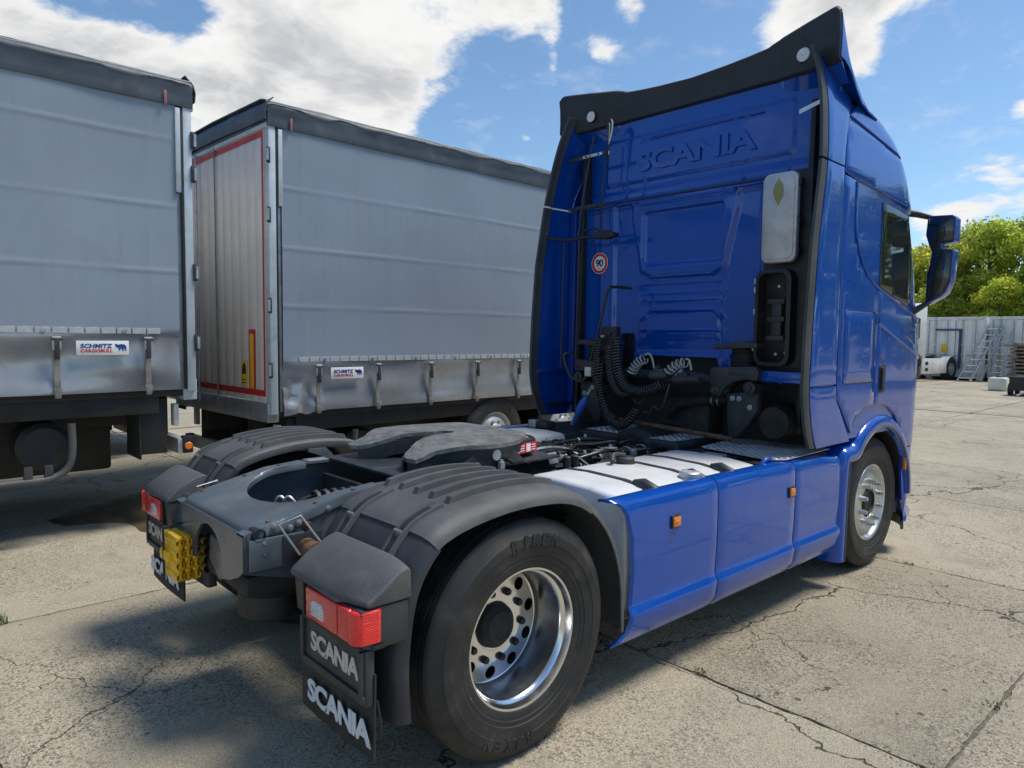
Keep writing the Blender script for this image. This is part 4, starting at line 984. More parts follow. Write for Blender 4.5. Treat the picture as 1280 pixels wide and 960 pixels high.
for s in (-1, 1):
    q = side_panel('quarter_panel', [(2.895, 1.46), (2.905, 1.36), (3.16, 1.10), (3.22, 1.20), (3.38, 1.275), (3.545, 1.285), (3.545, 2.137), (3.44, 2.17), (3.33, 2.225), (3.24, 2.29), (3.17, 2.37), (3.105, 2.47), (3.078, 2.56), (3.074, 2.70), (3.074, 2.855), (2.885, 2.868)], m_blue, shell, s=s)
    hp = side_panel('storage_hatch', rrect(2.98, 1.46, 3.51, 1.965, .03, 4), m_blue, shell, proud=.0012, thick=.003, s=s, bev=.0006)
    bm = BM(); tube(bm, [(x, s*(side_y(x, z)-.0012), z) for x, z in rrect(2.976, 1.456, 3.514, 1.969, .032, 4)], .0040, 6, closed=True); obj('hatch_seal', bm, m_black, hp)
    d = side_panel('door', [(3.553, 1.285), (3.70, 1.28), (3.84, 1.25), (3.98, 1.18), (4.09, 1.08), (4.15, .98), (4.17, .90), (4.60, .90), (4.64, 1.2), (4.66, 1.62), (4.62, 1.86), (4.5, 1.912), (4.3, 1.958), (4.18, 1.985), (3.9, 2.05), (3.65, 2.107), (3.553, 2.133)], m_blue, shell, s=s)
    up_ = side_panel('upper_side_panel', [(2.893, 2.885), (3.08, 2.87), (3.5, 2.845), (4.0, 2.80), (4.30, 2.768), (4.26, 2.95), (4.17, 3.06), (4.05, 3.135), (3.6, 3.205), (3.06, 3.285), (2.98, 3.17), (2.92, 3.02)], m_blue, shell, s=s)
    rs = side_panel('roof_side', [(3.075, 3.305), (3.6, 3.225), (4.05, 3.158), (4.19, 3.07), (4.24, 3.10), (4.12, 3.27), (4.02, 3.33), (3.80, 3.405), (3.5, 3.43), (3.28, 3.435)], m_blue, shell, proud=.004, s=s)
    gl = side_panel('side_window', [(3.585, 2.165), (3.9, 2.095), (4.20, 2.030), (4.225, 2.25), (4.20, 2.5), (4.10, 2.735), (3.8, 2.765), (3.585, 2.775)], m_glass, shell, proud=-.008, thick=.006, s=s, bev=.002)
    # bead added along the panel edge to stand for its highlight; door crease
    bm = BM(); tube(bm, [(x, s*(side_y(x, z)+.002), z) for x, z in [(3.08, 2.85), (3.082, 2.56), (3.11, 2.47), (3.175, 2.37), (3.245, 2.293), (3.335, 2.23), (3.45, 2.176), (3.55, 2.145), (3.9, 2.058), (4.18, 1.993), (4.4, 1.945), (4.58, 1.90)]], .0055, 8); obj('highlight_bead', bm, m_blue, shell)
    bm = BM(); rows = []
    for i in range(11):
        x = lerp(3.57, 4.6, i/10); z = 1.885-.29*(x-3.57)
        rows.append([(x, s*(side_y(x, z+dz)+e), z+dz) for dz, e in ((.07, .000), (.03, .006), (.006, .008), (-.008, .0005))])
    sheet(bm, rows); obj('door_crease', bm, m_blue, d, 25)
    bm = BM(); prism(bm, rrect(3.62, 1.37, 3.74, 1.58, .03, 4), 'xz', s*1.236, s*1.256, .005); hd = obj('door_handle_recess', bm, m_black, d)
    bm = BM(); prism(bm, rrect(3.635, 1.39, 3.665, 1.56, .012, 3), 'xz', s*1.255, s*1.275, .005); obj('door_handle', bm, m_plasd, hd)
    bm = BM(); prism(bm, [(3.60, 1.62), (3.72, 1.62), (3.72, 1.70), (3.60, 1.71)], 'xz', s*1.245, s*1.254, .003); obj('keyhole_plate', bm, m_bluein, d)
    # lower front corner: step box and bumper end
    bm = BM(); rows = []
    for z in (.27, .30, .45, .70, .885):
        xf = interp(XF, z)-.01; r = .33; rows.append([(4.22+(.10 if z < .4 else .05 if z < .6 else 0), s*1.235, z)]+[(xf-r+r*math.sin(R(90*k/7)), s*(1.242-r+r*math.cos(R(90*k/7))), z) for k in range(8)]+[(xf, 0, z)])
    sheet(bm, rows, thick=.02); bp_ = obj('bumper_corner', bm, m_blue, truck, 40)
    bm = BM(); rows = []
    for z in (.20, .22, .275):
        xf = interp(XF, .3)-.02; r = .33; rows.append([(4.30, s*1.225, z)]+[(xf-r+r*math.sin(R(90*k/7)), s*(1.232-r+r*math.cos(R(90*k/7))), z) for k in range(8)]+[(xf, 0, z)])
    sheet(bm, rows, thick=.02); obj('lower_lip', bm, m_plas, bp_, 40)
    bm = BM(); box(bm, (4.235, s*1.25-.012, .71), (4.265, s*1.25+.012, .84), .004); obj('marker_lens', bm, m_orange, bp_)
    # front wheel arch
    cx, cz = 3.73, .505
    pth = [(3.035, .19), (3.045, .5), (3.06, .80), (3.10, .955)]+[(cx+.665*math.cos(R(a)), cz+.665*math.sin(R(a))) for a in range(135, -8, -9)]
    pth = smooth_path([(x, 0, z) for x, z in pth], 3); rows = []
    for i, q_ in enumerate(pth):
        t = (pth[min(i+1, len(pth)-1)]-pth[max(i-1, 0)]).normalized(); n = Vector((-t.z, 0, t.x))
        rows.append([(q_.x+n.x*o, s*y, q_.z+n.z*o) for y, o in ((.82, .035), (1.12, .040), (1.20, .035), (1.245, .018), (1.262, -.008), (1.266, -.035), (1.262, -.068), (1.250, -.078), (1.18, -.080))])
    bm = BM(); sheet(bm, rows, thick=.012); fa = obj('front_mudguard', bm, m_blue, truck, 45)
    bm = BM(); sheet(bm, [[(p.x-(p.x-cx)*.14, s*y, p.z-(p.z-cz)*.12) for y in (.80, 1.0, 1.22)] for p in pth], thick=.01); obj('arch_liner', bm, m_black, fa, 45)
    bm = BM(); tube(bm, [(r_[6][0], r_[6][1], r_[6][2]) for r_ in rows], .007, 6); obj('arch_lip', bm, m_plas, fa)
    # mirror
    mi = bpy.data.objects.new('door_mirror', None); C.objects.link(mi); mi.parent = truck
    mx = 4.43
    Y = lambda y: s*y
    bm = BM(); prism(bm, [(Y(1.275), 2.775), (Y(1.455), 2.765), (Y(1.478), 2.74), (Y(1.478), 2.56), (Y(1.468), 2.548), (Y(1.385), 2.540), (Y(1.385), 2.502), (Y(1.468), 2.492), (Y(1.475), 2.48), (Y(1.462), 2.24), (Y(1.43), 2.155), (Y(1.40), 2.12), (Y(1.285), 2.055), (Y(1.285), 2.30), (Y(1.305), 2.38), (Y(1.315), 2.48), (Y(1.29), 2.54), (Y(1.265), 2.62)], 'yz', mx, mx+.13, .022, 3); obj('mirror_housing', bm, m_blue, mi, 35)
    bm = BM(); prism(bm, [(Y(1.278), 2.768), (Y(1.452), 2.758), (Y(1.470), 2.738), (Y(1.470), 2.564), (Y(1.462), 2.553), (Y(1.378), 2.545), (Y(1.378), 2.497), (Y(1.462), 2.487), (Y(1.468), 2.476), (Y(1.456), 2.242), (Y(1.424), 2.160), (Y(1.395), 2.127), (Y(1.29), 2.065), (Y(1.29), 2.30), (Y(1.31), 2.38), (Y(1.32), 2.48), (Y(1.295), 2.54), (Y(1.27), 2.62)], 'yz', mx-.003, mx+.02, .002); obj('mirror_bezel', bm, m_black, mi, 35)
    bm = BM(); prism(bm, [(Y(1.285), 2.755), (Y(1.45), 2.748), (Y(1.464), 2.73), (Y(1.464), 2.57), (Y(1.38), 2.555), (Y(1.31), 2.56), (Y(1.28), 2.63)], 'yz', mx-.006, mx+.01, .002); obj('mirror_glass', bm, m_glass, mi)
    bm = BM(); prism(bm, [(Y(1.32), 2.49), (Y(1.46), 2.475), (Y(1.448), 2.25), (Y(1.40), 2.14), (Y(1.30), 2.08), (Y(1.30), 2.30), (Y(1.318), 2.38)], 'yz', mx-.006, mx+.01, .002); obj('mirror_glass', bm, m_glass, mi)
    bm = BM(); tube(bm, [(4.30, s*1.10, 2.81), (4.40, s*1.2, 2.795), (4.48, s*1.30, 2.76)], [.03, .028, .02], 10); obj('mirror_arm', bm, m_black, mi, 50); bm = BM(); tube(bm, [(4.25, s*1.19, 1.955), (4.32, s*1.215, 1.985), (4.45, s*1.28, 2.06), (4.48, s*1.34, 2.11)], [.045, .03, .022, .018], 10); obj('mirror_arm', bm, m_black, mi, 50)
    bm = BM(); box(bm, (4.36, s*1.07-.03, 2.80), (4.48, s*1.07+.03, 2.90), .012); obj('sun_visor_end', bm, m_black, shell)

# rear wall of the cab, pressed steel
def rr_sdf(y, z, y0, z0, y1, z1, r):
    cy, cz = (y0+y1)/2, (z0+z1)/2; hy, hz = (y1-y0)/2-r, (z1-z0)/2-r
    dy, dz = abs(y-cy)-hy, abs(z-cz)-hz
    return math.hypot(max(dy, 0), max(dz, 0))+min(max(dy, dz), 0)-r
def wall_relief(y, z):
    """metres towards the rear (negative = into the cab)"""
    h = 0.
    if z < 2.90:
        # raised surround, tapering downwards, with the blanked window set into it
        wid = lerp(.40, .50, sstep(2.25, 2.85, z))
        d = max(abs(y)-wid, 2.25-z+max(0, (abs(y)-.28))*.55)
        h += .030*sstep(.02, -.03, d)
        h -= .040*sstep(.012, -.014, rr_sdf(y, z, -.375, 2.36, .375, 2.80, .035))
        # vertical steps beside it
        h += .020*sstep(.66, .70, abs(y))-.018*sstep(.84, .86, abs(y))
        for zz, hw in ((2.215, .012), (2.135, .012), (2.065, .010), (1.825, .009), (1.755, .009)):
            h += .010*sstep(hw, .0, abs(z-zz))*sstep(.44, .40, abs(y))
        d = max(abs(y)-.40, abs(z-(1.985-.06*sstep(.29, .38, abs(y))))-.013)
        h += .016*sstep(.006, -.010, d)
        d = max(abs(y)-.35, abs(z-1.86)-.09); h += .006*sstep(.01, -.02, d)
        h += .030*sstep(1.665, 1.625, z)*sstep(.52, .46, abs(y))       # lip over the engine opening
        h += .012*sstep(2.845, 2.875, z)
    else:
        h -= .075+.03*(z-2.9)
        h += .050*sstep(2.955, 2.925, z)
        d = rr_sdf(y, z, -.86, 3.09, .86, 3.47, .03)
        h += .016*sstep(.008, -.010, d)
        h -= .010*sstep(.010, .0, abs(abs(y)-.64))*sstep(3.44, 3.42, z)*sstep(3.10, 3.12, z)*(1 if y > 0 else 0)
        h -= .020*sstep(.010, .0, abs(z-3.425))*sstep(.64, .62, abs(y))*(1 if y < .5 else 0)
        h += .018*sstep(3.04, 3.00, z)
    h += .003*mnoise.noise(Vector((y*2.5, z*2.5, 3)))
    return h
def wall_bottom(y):
    b = 1.44
    o = .0
    b = lerp(b, 1.615, sstep(.425, .375, abs(y-.02)))                       # engine opening
    b = max(b, lerp(1.40, 1.72, sstep(.46, .50, -y)*sstep(.86, .82, -y)))   # strut pocket right
    b = max(b, lerp(1.40, 1.80, sstep(.42, .46, y)*sstep(.66, .60, y)))     # hose pocket left
    return b
def rear_wall():
    ys = [-1.16+2.32*i/210 for i in range(211)]; bm = BM(); rows = []
    for k in range(151):
        f = k/150; row = []
        for y in ys:
            zb = wall_bottom(y); z = lerp(zb, 3.60, f)
            x = 2.865-wall_relief(y, z)+.035*sstep(1.09, 1.16, abs(y))
            row.append((x, y, z))
        rows.append(row)
    sheet(bm, rows)
    rows = [[(2.865-wall_relief(y, wall_bottom(y)), y, wall_bottom(y)) for y in ys], [(2.93, y, wall_bottom(y)-.004) for y in ys]]
    sheet(bm, rows)
    bmesh.ops.remove_doubles(bm, verts=bm.verts, dist=1e-4)
    o = obj('rear_wall', bm, m_blue, truck, 60)
    text('embossed_lettering', 'SCANIA', (2.9400, .52, 3.165), (.0, -1.10, 0), (.004, 0, .165), .024, m_blue, o, off=.032, space=.96)
    # ledge rails
    for z, x in ((2.895, 2.835), (2.925, 2.875)):
        bm = BM(); tube(bm, [(x, 1.0, z), (x, -1.0, z)], .010, 8); obj('ledge_seal', bm, m_plasd if z > 2.9 else m_blue, o)
    return o
wall = rear_wall()
# black sheet added behind the openings for the darkness inside
bm = BM(); box(bm, (2.935, -1.15, .98), (2.96, 1.15, 1.95)); obj('dark_backing', bm, m_black, truck)
for s in (-1, 1):
    bm = BM(); prism(bm, [(2.84, 1.06), (2.965, 1.06), (2.965, 2.95), (2.86, 2.95)], 'xz', s*1.15, s*1.222, .01); prism(bm, [(2.90, 2.951), (2.965, 2.951), (2.965, 3.40), (2.93, 3.40)], 'xz', s*1.10, s*1.14, .01); obj('cab_corner', bm, m_bluein if s > 0 else m_black, truck)

# ---------------------------------------------------------------- side wings
XE = [(1.04, 2.53), (1.10, 2.485), (1.2, 2.435), (1.35, 2.395), (1.46, 2.382), (1.9, 2.40), (2.39, 2.44), (2.94, 2.54), (3.48, 2.635), (3.70, 2.675)]
def wy(x, z): return half_w(z)+.002+.012*sstep(2.9, 2.4, x)+.05*sstep(3.0, 3.75, z)*sstep(3.2, 2.6, x)
def wing(s):
    wg = bpy.data.objects.new('side_deflector', None); C.objects.link(wg); wg.parent = truck
    LIP = .085
    def panel(nm, zs, xa, xb, m, off=0., th=.016, n=9, part=wg):
        bm = BM(); rows = []
        for i, z in enumerate(zs):
            row = []
            for k in range(n):
                x = lerp(xa(z), xb(z), k/(n-1)); e = .005 if k in (0, n-1) or i in (0, len(zs)-1) else 0
                row.append((x, s*(wy(x, z)-e+off), z+(-.07*(k/(n-1)) if callable(getattr(xa, 'tilt', None)) else 0)))
            rows.append(row)
        sheet(bm, rows, thick=th); return obj(nm, bm, m, part, 50)
    zs = lambda a, b, n: [lerp(a, b, i/(n-1)) for i in range(n)]
    ra = lambda z: interp(XE, z)+LIP
    # panels are rows of constant z; the seam between mid and upper falls towards the front
    mid = panel('mid_deflector', zs(1.462, 2.912, 22), ra, lambda z: 2.880, m_blue)
    low = panel('lower_deflector', zs(1.045, 1.448, 9), ra, lambda z: interp([(1.04, 3.15), (1.36, 2.895), (1.45, 2.885)], z), m_blue)
    upp = panel('upper_deflector', zs(2.924, 3.64, 14), ra, lambda z: interp([(2.92, 2.883), (3.02, 2.905), (3.17, 2.968), (3.29, 3.05), (3.40, 3.15), (3.46, 3.20), (3.52, 3.12), (3.64, 2.88)], z), m_blue)
    for a, b in ((1.05, 2.912), (2.93, 3.70)):
        lip = panel('edge_trim', zs(a, b, 22), lambda z: interp(XE, z), lambda z: interp(XE, z)+LIP+.004, m_trim, off=-.006, th=.022, n=4)
    bm = BM(); box(bm, (2.48, min(s*1.222, s*1.240), 1.435), (2.88, max(s*1.222, s*1.240), 1.475), .003); obj('joint_strip', bm, m_bluein, wg)
    # brackets from the wall to the wing, seen from inside
    for z, m in (((3.33, m_alu), (2.90, m_plasd)) if s > 0 else ()):
        bm = BM(); box(bm, (2.72, s*.90-.20, z-.016), (2.735, s*.90+.22, z+.016), .003); b_ = obj('wing_bracket', bm, m_plasd, wg)
        bm = BM(); box(bm, (2.712, s*.84-.11, z-.013), (2.719, s*.84+.11, z+.013), .002); obj('bracket_end', bm, m, b_)
        for dy in (-.07, .07):
            bm = BM(); lathe(bm, [(.010, 0), (.009, -.006), (0, -.008)], 'x', (2.712, s*.84+dy, z), 8); obj('bolt', bm, m_plasd, b_)
    # vertical channels and ribs of the inner face
    bm = BM(); box(bm, (2.60, min(s*1.13, s*1.235), 1.15), (2.88, max(s*1.13, s*1.235), 1.16), .003); obj('inner_shelf', bm, m_black, wg)
    bm = BM(); prism(bm, [(2.76, 1.10), (2.90, 1.10), (2.93, 3.4), (2.84, 3.4)], 'xz', s*1.02, s*1.06, .01); obj('inner_channel', bm, m_black, wg)
    return wg
for s in (-1, 1): wing(s)
# left side rods, holder and grab handle
for y, x in ((1.09, 2.62), (.91, 2.62)):
    bm = BM(); tube(bm, [(x, y, 1.48), (x, y-.01, 2.0), (x, y-.02, 2.61)], .008, 8); obj('hose_rod', bm, m_plasd, truck)
bm = BM(); tube(bm, smooth_path([(2.62, .91, 2.6), (2.66, .90, 2.9), (2.70, .88, 3.2), (2.74, .85, 3.5)], 5), .008, 8); tube(bm, smooth_path([(2.72, .72, 2.66), (2.76, .76, 3.0), (2.80, .74, 3.45)], 5), .007, 8); obj('hose_rod', bm, m_plasd, truck)
bm = BM(); tube(bm, smooth_path([(2.56, 1.22, 2.645), (2.60, 1.0, 2.61), (2.63, .80, 2.62), (2.65, .55, 2.60)], 6), [.014]*19, 10); hr = obj('hose_holder', bm, m_black, truck)
bm = BM(); prism(bm, [(.74, 2.60), (.72, 2.64), (.60, 2.66), (.50, 2.63), (.49, 2.60), (.60, 2.585)], 'yz', 2.60, 2.68, .008); obj('holder_block', bm, m_black, hr)
bm = BM(); tube(bm, smooth_path([(2.63, .86, 2.61), (2.62, .84, 2.67), (2.62, .72, 2.68), (2.63, .66, 2.65)], 5), .010, 8); obj('holder_loop', bm, m_black, hr)
bm = BM(); tube(bm, smooth_path([(2.63, .74, 2.58), (2.62, .86, 2.50), (2.62, .88, 2.40), (2.62, .87, 2.30)], 6), .006, 6); obj('loose_cable', bm, m_black, truck)
bm = BM(); tube(bm, smooth_path([(2.82, .47, 2.18), (2.62, .49, 2.18), (2.56, .51, 2.14), (2.55, .60, 1.80), (2.55, .71, 1.46), (2.55, .735, 1.41), (2.55, .78, 1.385), (2.55, .86, 1.40), (2.55, .92, 1.44), (2.55, .985, 1.58), (2.57, .97, 1.62), (2.7, .93, 1.62)], 6), .0125, 12); gh = obj('grab_handle', bm, m_plasd, truck, 60)
bm = BM(); box(bm, (2.53, .655, 1.43), (2.56, .725, 1.51), .006); obj('handle_tag', bm, m_wplas, gh)
# 90 km/h disc
def sign90():
    c = (2.8365, .84, 2.415); 
    bm = BM(); lathe(bm, [(0, 0), (.093, 0), (.093, .003), (0, .003)], 'x', c, 48); o = obj('speed_sticker', bm, m_signw, truck, 30)
    bm = BM(); lathe(bm, [(.064, -.001), (.088, -.001), (.088, .001), (.064, .001)], 'x', c, 48, True); obj('red_ring', bm, m_signr, o, 30)
    text('lettering', '90', (c[0]-.0005, c[1]+.042, c[2]-.030), (0, -.084, 0), (0, 0, .064), .0015, m_signk, o, off=.025, space=.9)
    text('lettering', 'km/h', (c[0]-.0005, c[1]+.018, c[2]-.046), (0, -.036, 0), (0, 0, .008), .001, m_signk, o)
sign90()

# ---------------------------------------------------------------- roof spoiler
def spoiler():
    sp = bpy.data.objects.new('roof_spoiler', None); C.objects.link(sp); sp.parent = truck
    X = lambda y: 2.925-.20*max(0, (abs(y)-.72)/.525)
    ZT = [(0, 3.825), (.3, 3.838), (.5, 3.853), (.64, 3.868), (.70, 3.892), (.76, 3.904), (1.0, 3.917), (1.2, 3.924), (1.23, 3.915), (1.245, 3.89)]
    zt = lambda y: interp(ZT, abs(y))
    zb = lambda y: 3.618-.045*sstep(.6, 1.2, abs(y))
    ys = [-1.245+2.49*i/120 for i in range(121)]
    bm = BM(); rows = []
    for f, dx in ((0, .05), (.02, .012), (.05, 0), (.35, .004), (.7, .0), (.95, -.012), (1.0, .004), (1.0, .03)):
        rows.append([(X(y)+dx, y, lerp(zb(y), zt(y), f)) for y in ys])
    sheet(bm, rows, thick=.012); b = obj('rear_band', bm, m_band, sp, 50)
    # painted top falling forward to the roof
    G = [(0, 1), (.06, .72), (.13, .45), (.20, .31), (.30, .19), (.45, .09), (.62, .03), (.80, 0)]
    zrf = lambda y, x: 3.482-.045*sstep(.9, 1.2, abs(y))-.05*sstep(1.1, 1.25, abs(y))*sstep(2.9, 3.5, x)
    bm = BM(); rows = []
    for d, g in G:
        row = []
        for y in ys:
            x = X(y)+.03+d*(1 if abs(y) < 1.1 else 1)
            yy = y*(1-.055*sstep(.05, .8, d)); row.append((x, yy, zrf(y, x)+(zt(y)-.012-zrf(y, x))*g))
        rows.append(row)
    sheet(bm, rows, thick=.010); obj('spoiler_top', bm, m_blue, sp, 50)
    for s in (-1, 1):
        bm = BM(); rows = []
        for d, g in G:
            x = X(1.245)+.03+d; yo = 1.2455*(1-.055*sstep(.05, .8, d)); ztp = zrf(1.245, x)+(zt(1.245)-.012-zrf(1.245, x))*g
            zlo = min(ztp-.02, lerp(3.60, 3.40, sstep(0, .5, d)))
            rows.append([(x, s*yo, ztp), (x, s*(yo+.006), (ztp+zlo)/2), (x, s*(yo+.002), zlo)])
        sheet(bm, rows, thick=.010); obj('spoiler_cheek', bm, m_blue, sp, 50)
        y = s*.96; c = (X(y)-.006, y, 3.705)
        bm = BM(); lathe(bm, [(.047, .012), (.047, -.008), (.041, -.012), (0, -.014)], 'x', c, 28); l_ = obj('work_lamp', bm, m_clear, sp, 30)
        bm = BM(); lathe(bm, [(.052, .012), (.052, -.006), (.047, -.010), (.047, 0)], 'x', c, 28); obj('lamp_bezel', bm, m_plasd, l_, 30)
        # alu tie from the wall to the wing top
        if s < 0:
            bm = BM(); prism(bm, [(-.985, 3.285), (-.985, 3.315), (-1.175, 3.365), (-1.175, 3.338)], 'yz', 2.742, 2.748); obj('tie_strap', bm, m_alu, sp)
    bm = BM(); rows = [[(X(y)+.05, y, zb(y)+.004) for y in ys], [(2.98, y*.97, 3.50) for y in ys]]
    sheet(bm, rows, thick=.008); obj('spoiler_floor', bm, m_blue, sp, 40)
    for i in range(6):
        bm = BM(); tube(bm, smooth_path([(2.84, .74+.012*i, 3.64-.015*i), (2.82, .71+.01*i, 3.60), (2.80, .70+.008*i, 3.52), (2.79, .72, 3.42-.03*i)], 5), .006, 6); obj('lamp_cable', bm, m_plasd if i % 3 else m_wplas, sp)
spoiler()

# ---------------------------------------------------------------- behind the cab: intake, struts, hoses
bm = BM(); prism(bm, rrect(-1.085, 2.275, -.835, 2.875, .055, 6), 'yz', 2.56, 2.61, .014, 3); ic = obj('intake_cover', bm, m_alud, truck, 35)
bm = BM(); prism(bm, rrect(-1.065, 2.30, -.855, 2.85, .045, 6), 'yz', 2.554, 2.562, .006); obj('cover_pressing', bm, m_alud, ic, 35)
bm = BM(); prism(bm, [(-.955, 2.655), (-.925, 2.71), (-.915, 2.75), (-.925, 2.79), (-.955, 2.835), (-.985, 2.79), (-.992, 2.75), (-.985, 2.71)], 'yz', 2.5515, 2.5545); obj('leaf_sticker', bm, mat('leaf_sticker', (.30, .29, .12), .6, var=.2), ic)
for z in (2.35, 2.55, 2.80):
    bm = BM(); box(bm, (2.57, -1.10, z-.025), (2.62, -1.083, z+.025), .004); obj('clip', bm, m_black, ic)
def open_box():
    out = rrect(-1.06, 1.58, -.805, 2.235, .07, 6); inn = rrect(-1.035, 1.605, -.83, 2.21, .055, 6)
    bm = BM(); rows = []
    for (po, x) in ((out, 2.72), (out, 2.565), (inn, 2.558), (inn, 2.70)): rows.append([(x, y, z) for y, z in po])
    sheet(bm, rows, closed=True); bm.verts.ensure_lookup_table(); bm.faces.new(bm.verts[-len(inn):])
    o = obj('filter_box', bm, m_black, truck, 35)
    for z in (1.77, 1.90, 2.02):
        bm = BM(); box(bm, (2.60, -1.0, z-.018), (2.68, -.875, z+.018), .008); obj('filter_bracket', bm, m_plasd, o)
    bm = BM(); box(bm, (2.61, -.975, 1.76), (2.67, -.90, 2.04), .012); obj('filter_core', bm, m_plasd, o)
    for y, z in ((-.96, 2.12), (-1.03, 2.13), (-.95, 1.66), (-1.02, 1.67)):
        bm = BM(); lathe(bm, [(.011, .03), (.010, -.004), (0, -.006)], 'x', (2.60, y, z), 10); obj('stud', bm, m_galv, o, 30)
    for z in (1.70, 1.95, 2.10, 2.16):
        bm = BM(); box(bm, (2.57, -.806, z-.02), (2.60, -.790, z+.02), .003); obj('hinge', bm, m_galv, o)
open_box()
bm = BM(); box(bm, (2.66, -1.14, 1.50), (2.86, -.80, 2.90), .02); obj('intake_duct', bm, m_black, truck)
bm = BM(); box(bm, (2.60, -1.15, 1.465), (2.68, -.84, 1.545), .012); obj('wing_beam', bm, m_blue, truck)
# right suspension strut with bracket
for s in (-1, 1):
    st = bpy.data.objects.new('cab_suspension', None); C.objects.link(st); st.parent = truck
    bm = BM(); prism(bm, [(s*.50, 1.685), (s*.84, 1.70), (s*.84, 1.735), (s*.75, 1.745), (s*.52, 1.722), (s*.485, 1.71)], 'yz', 2.55, 2.80, .012); obj('strut_top', bm, m_plasd, st)
    bm = BM(); prof = [(.0, 1.53)]
    for k in range(6): prof += [(.075, 1.54+.025*k), (.088, 1.552+.025*k)]
    lathe(bm, prof+[(.07, 1.70), (0, 1.70)], 'z', (2.66, s*.685, 0), 24); obj('bellows', bm, m_rubber, st, 50)
    bm = BM(); prism(bm, [(s*.48, 1.555), (s*.84, 1.575), (s*.86, 1.54), (s*.85, 1.47), (s*.76, 1.475), (s*.68, 1.46), (s*.60, 1.41), (s*.565, 1.345), (s*.50, 1.36), (s*.475, 1.45)], 'yz', 2.54, 2.72, .014); b_ = obj('strut_bracket', bm, m_plasd, st)
    bm = BM(); box(bm, (2.535, min(s*.64, s*.84), 1.505), (2.55, max(s*.64, s*.84), 1.555), .006); obj('bracket_rib', bm, m_plasd, b_)
    for y, z, r_ in ((.53, 1.39, .034), (.80, 1.42, .045)):
        bm = BM(); lathe(bm, [(r_, .16), (r_, -.02), (r_*.6, -.026), (r_*.55, -.04), (0, -.042)], 'x', (2.55, s*y, z), 20); obj('pivot', bm, m_plasd, b_, 30)
    bm = BM(); prism(bm, [(s*.585, 1.37), (s*.83, 1.40), (s*.83, 1.26), (s*.77, 1.16), (s*.68, 1.06), (s*.62, 1.03), (s*.60, 1.10)], 'yz', 2.60, 2.68, .014); hp = obj('hanger_plate', bm, m_framed, st)
    for y, z in ((.64, 1.335), (.69, 1.335), (.775, 1.28)):
        bm = BM(); lathe(bm, [(.020, 0), (.020, -.008), (.012, -.010), (.012, -.02), (0, -.021)], 'x', (2.60, s*y, z), 12); obj('bolt', bm, m_galv, hp, 30)
bm = BM(); tube(bm, smooth_path([(2.62, -.60, 1.38), (2.62, -.45, 1.45), (2.62, -.25, 1.475), (2.62, .10, 1.47), (2.62, .40, 1.47), (2.62, .6, 1.40)], 6), .038, 12); obj('cab_crossbeam', bm, m_plasd, truck, 60)
bm = BM(); tube(bm, [(2.46, .43, 1.115), (2.50, -.70, 1.055)], .018, 12); obj('cross_bar', bm, m_rust, truck)
bm = BM(); tube(bm, smooth_path([(2.70, .0, 1.14), (2.70, -.12, 1.24), (2.70, -.32, 1.29), (2.70, -.55, 1.31)], 6), .035, 12); obj('coolant_pipe', bm, m_soot, truck, 60)
for y in (-.42, -.47):
    bm = BM(); lathe(bm, [(.036, -.006), (.042, 0), (.036, .006)], 'y', (2.70, y, 1.30), 16); obj('hose_clamp', bm, m_galv, truck)
bm = BM(); lathe(bm, [(0, -.12), (.11, -.12), (.13, -.06), (.13, .10), (.09, .16), (0, .16)], 'x', (2.78, -.92, 1.18), 24); obj('silencer_end', bm, m_soot, truck, 40)
# coupling stand and coiled hoses
bm = BM(); box(bm, (2.50, .36, 1.30), (2.56, .53, 1.85), .01); cs = obj('coupling_stand', bm, m_black, truck)
rnd = random.Random(8)
for i in range(26):
    y, z = rnd.uniform(.34, .55), rnd.uniform(1.36, 1.84); d = rnd.uniform(.012, .035)
    bm = BM(); box(bm, (2.50-d, y-d*.6, z-d*.6), (2.51, y+d*.6, z+d*.6), .004); obj('valve', bm, (m_plasd, m_black, m_framed, m_black)[i % 4], cs)
for y, z in ((.47, 1.77), (.50, 1.57), (.39, 1.68)):
    bm = BM(); lathe(bm, [(.014, .01), (.014, -.03), (.010, -.034), (0, -.035)], 'x', (2.48, y, z), 10); obj('fitting', bm, m_galv, cs, 30)
def coil(path, r, turns, wire, m, nm='coiled_hose', ph=0, n=14):
    P = smooth_path(path, 10); L_ = [0]
    for a, b in zip(P, P[1:]): L_.append(L_[-1]+(b-a).length)
    tot = L_[-1]; out = []; up = Vector((1, 0, 0)); k = 0
    N_ = turns*n
    for i in range(N_+1):
        d = tot*i/N_
        while k < len(P)-2 and L_[k+1] < d: k += 1
        t = (P[k+1]-P[k]).normalized(); p = P[k]+(P[k+1]-P[k])*((d-L_[k])/max(1e-6, L_[k+1]-L_[k]))
        u = (up-t*up.dot(t)).normalized(); v = t.cross(u); a = 2*PI*i/n+ph
        out.append(p+r*(math.cos(a)*u+math.sin(a)*v))
    bm = BM(); tube(bm, out, wire, 6); return obj(nm, bm, m, truck, 60)
coil([(2.44, .30, 1.76), (2.42, .285, 1.62), (2.41, .25, 1.48), (2.40, .18, 1.38), (2.40, .07, 1.345), (2.40, -.06, 1.365), (2.41, -.17, 1.42)], .040, 34, .0068, m_hose)
coil([(2.44, .37, 1.70), (2.43, .36, 1.55), (2.42, .32, 1.42), (2.41, .24, 1.33), (2.41, .16, 1.32), (2.42, .10, 1.38)], .036, 30, .0065, m_hose)
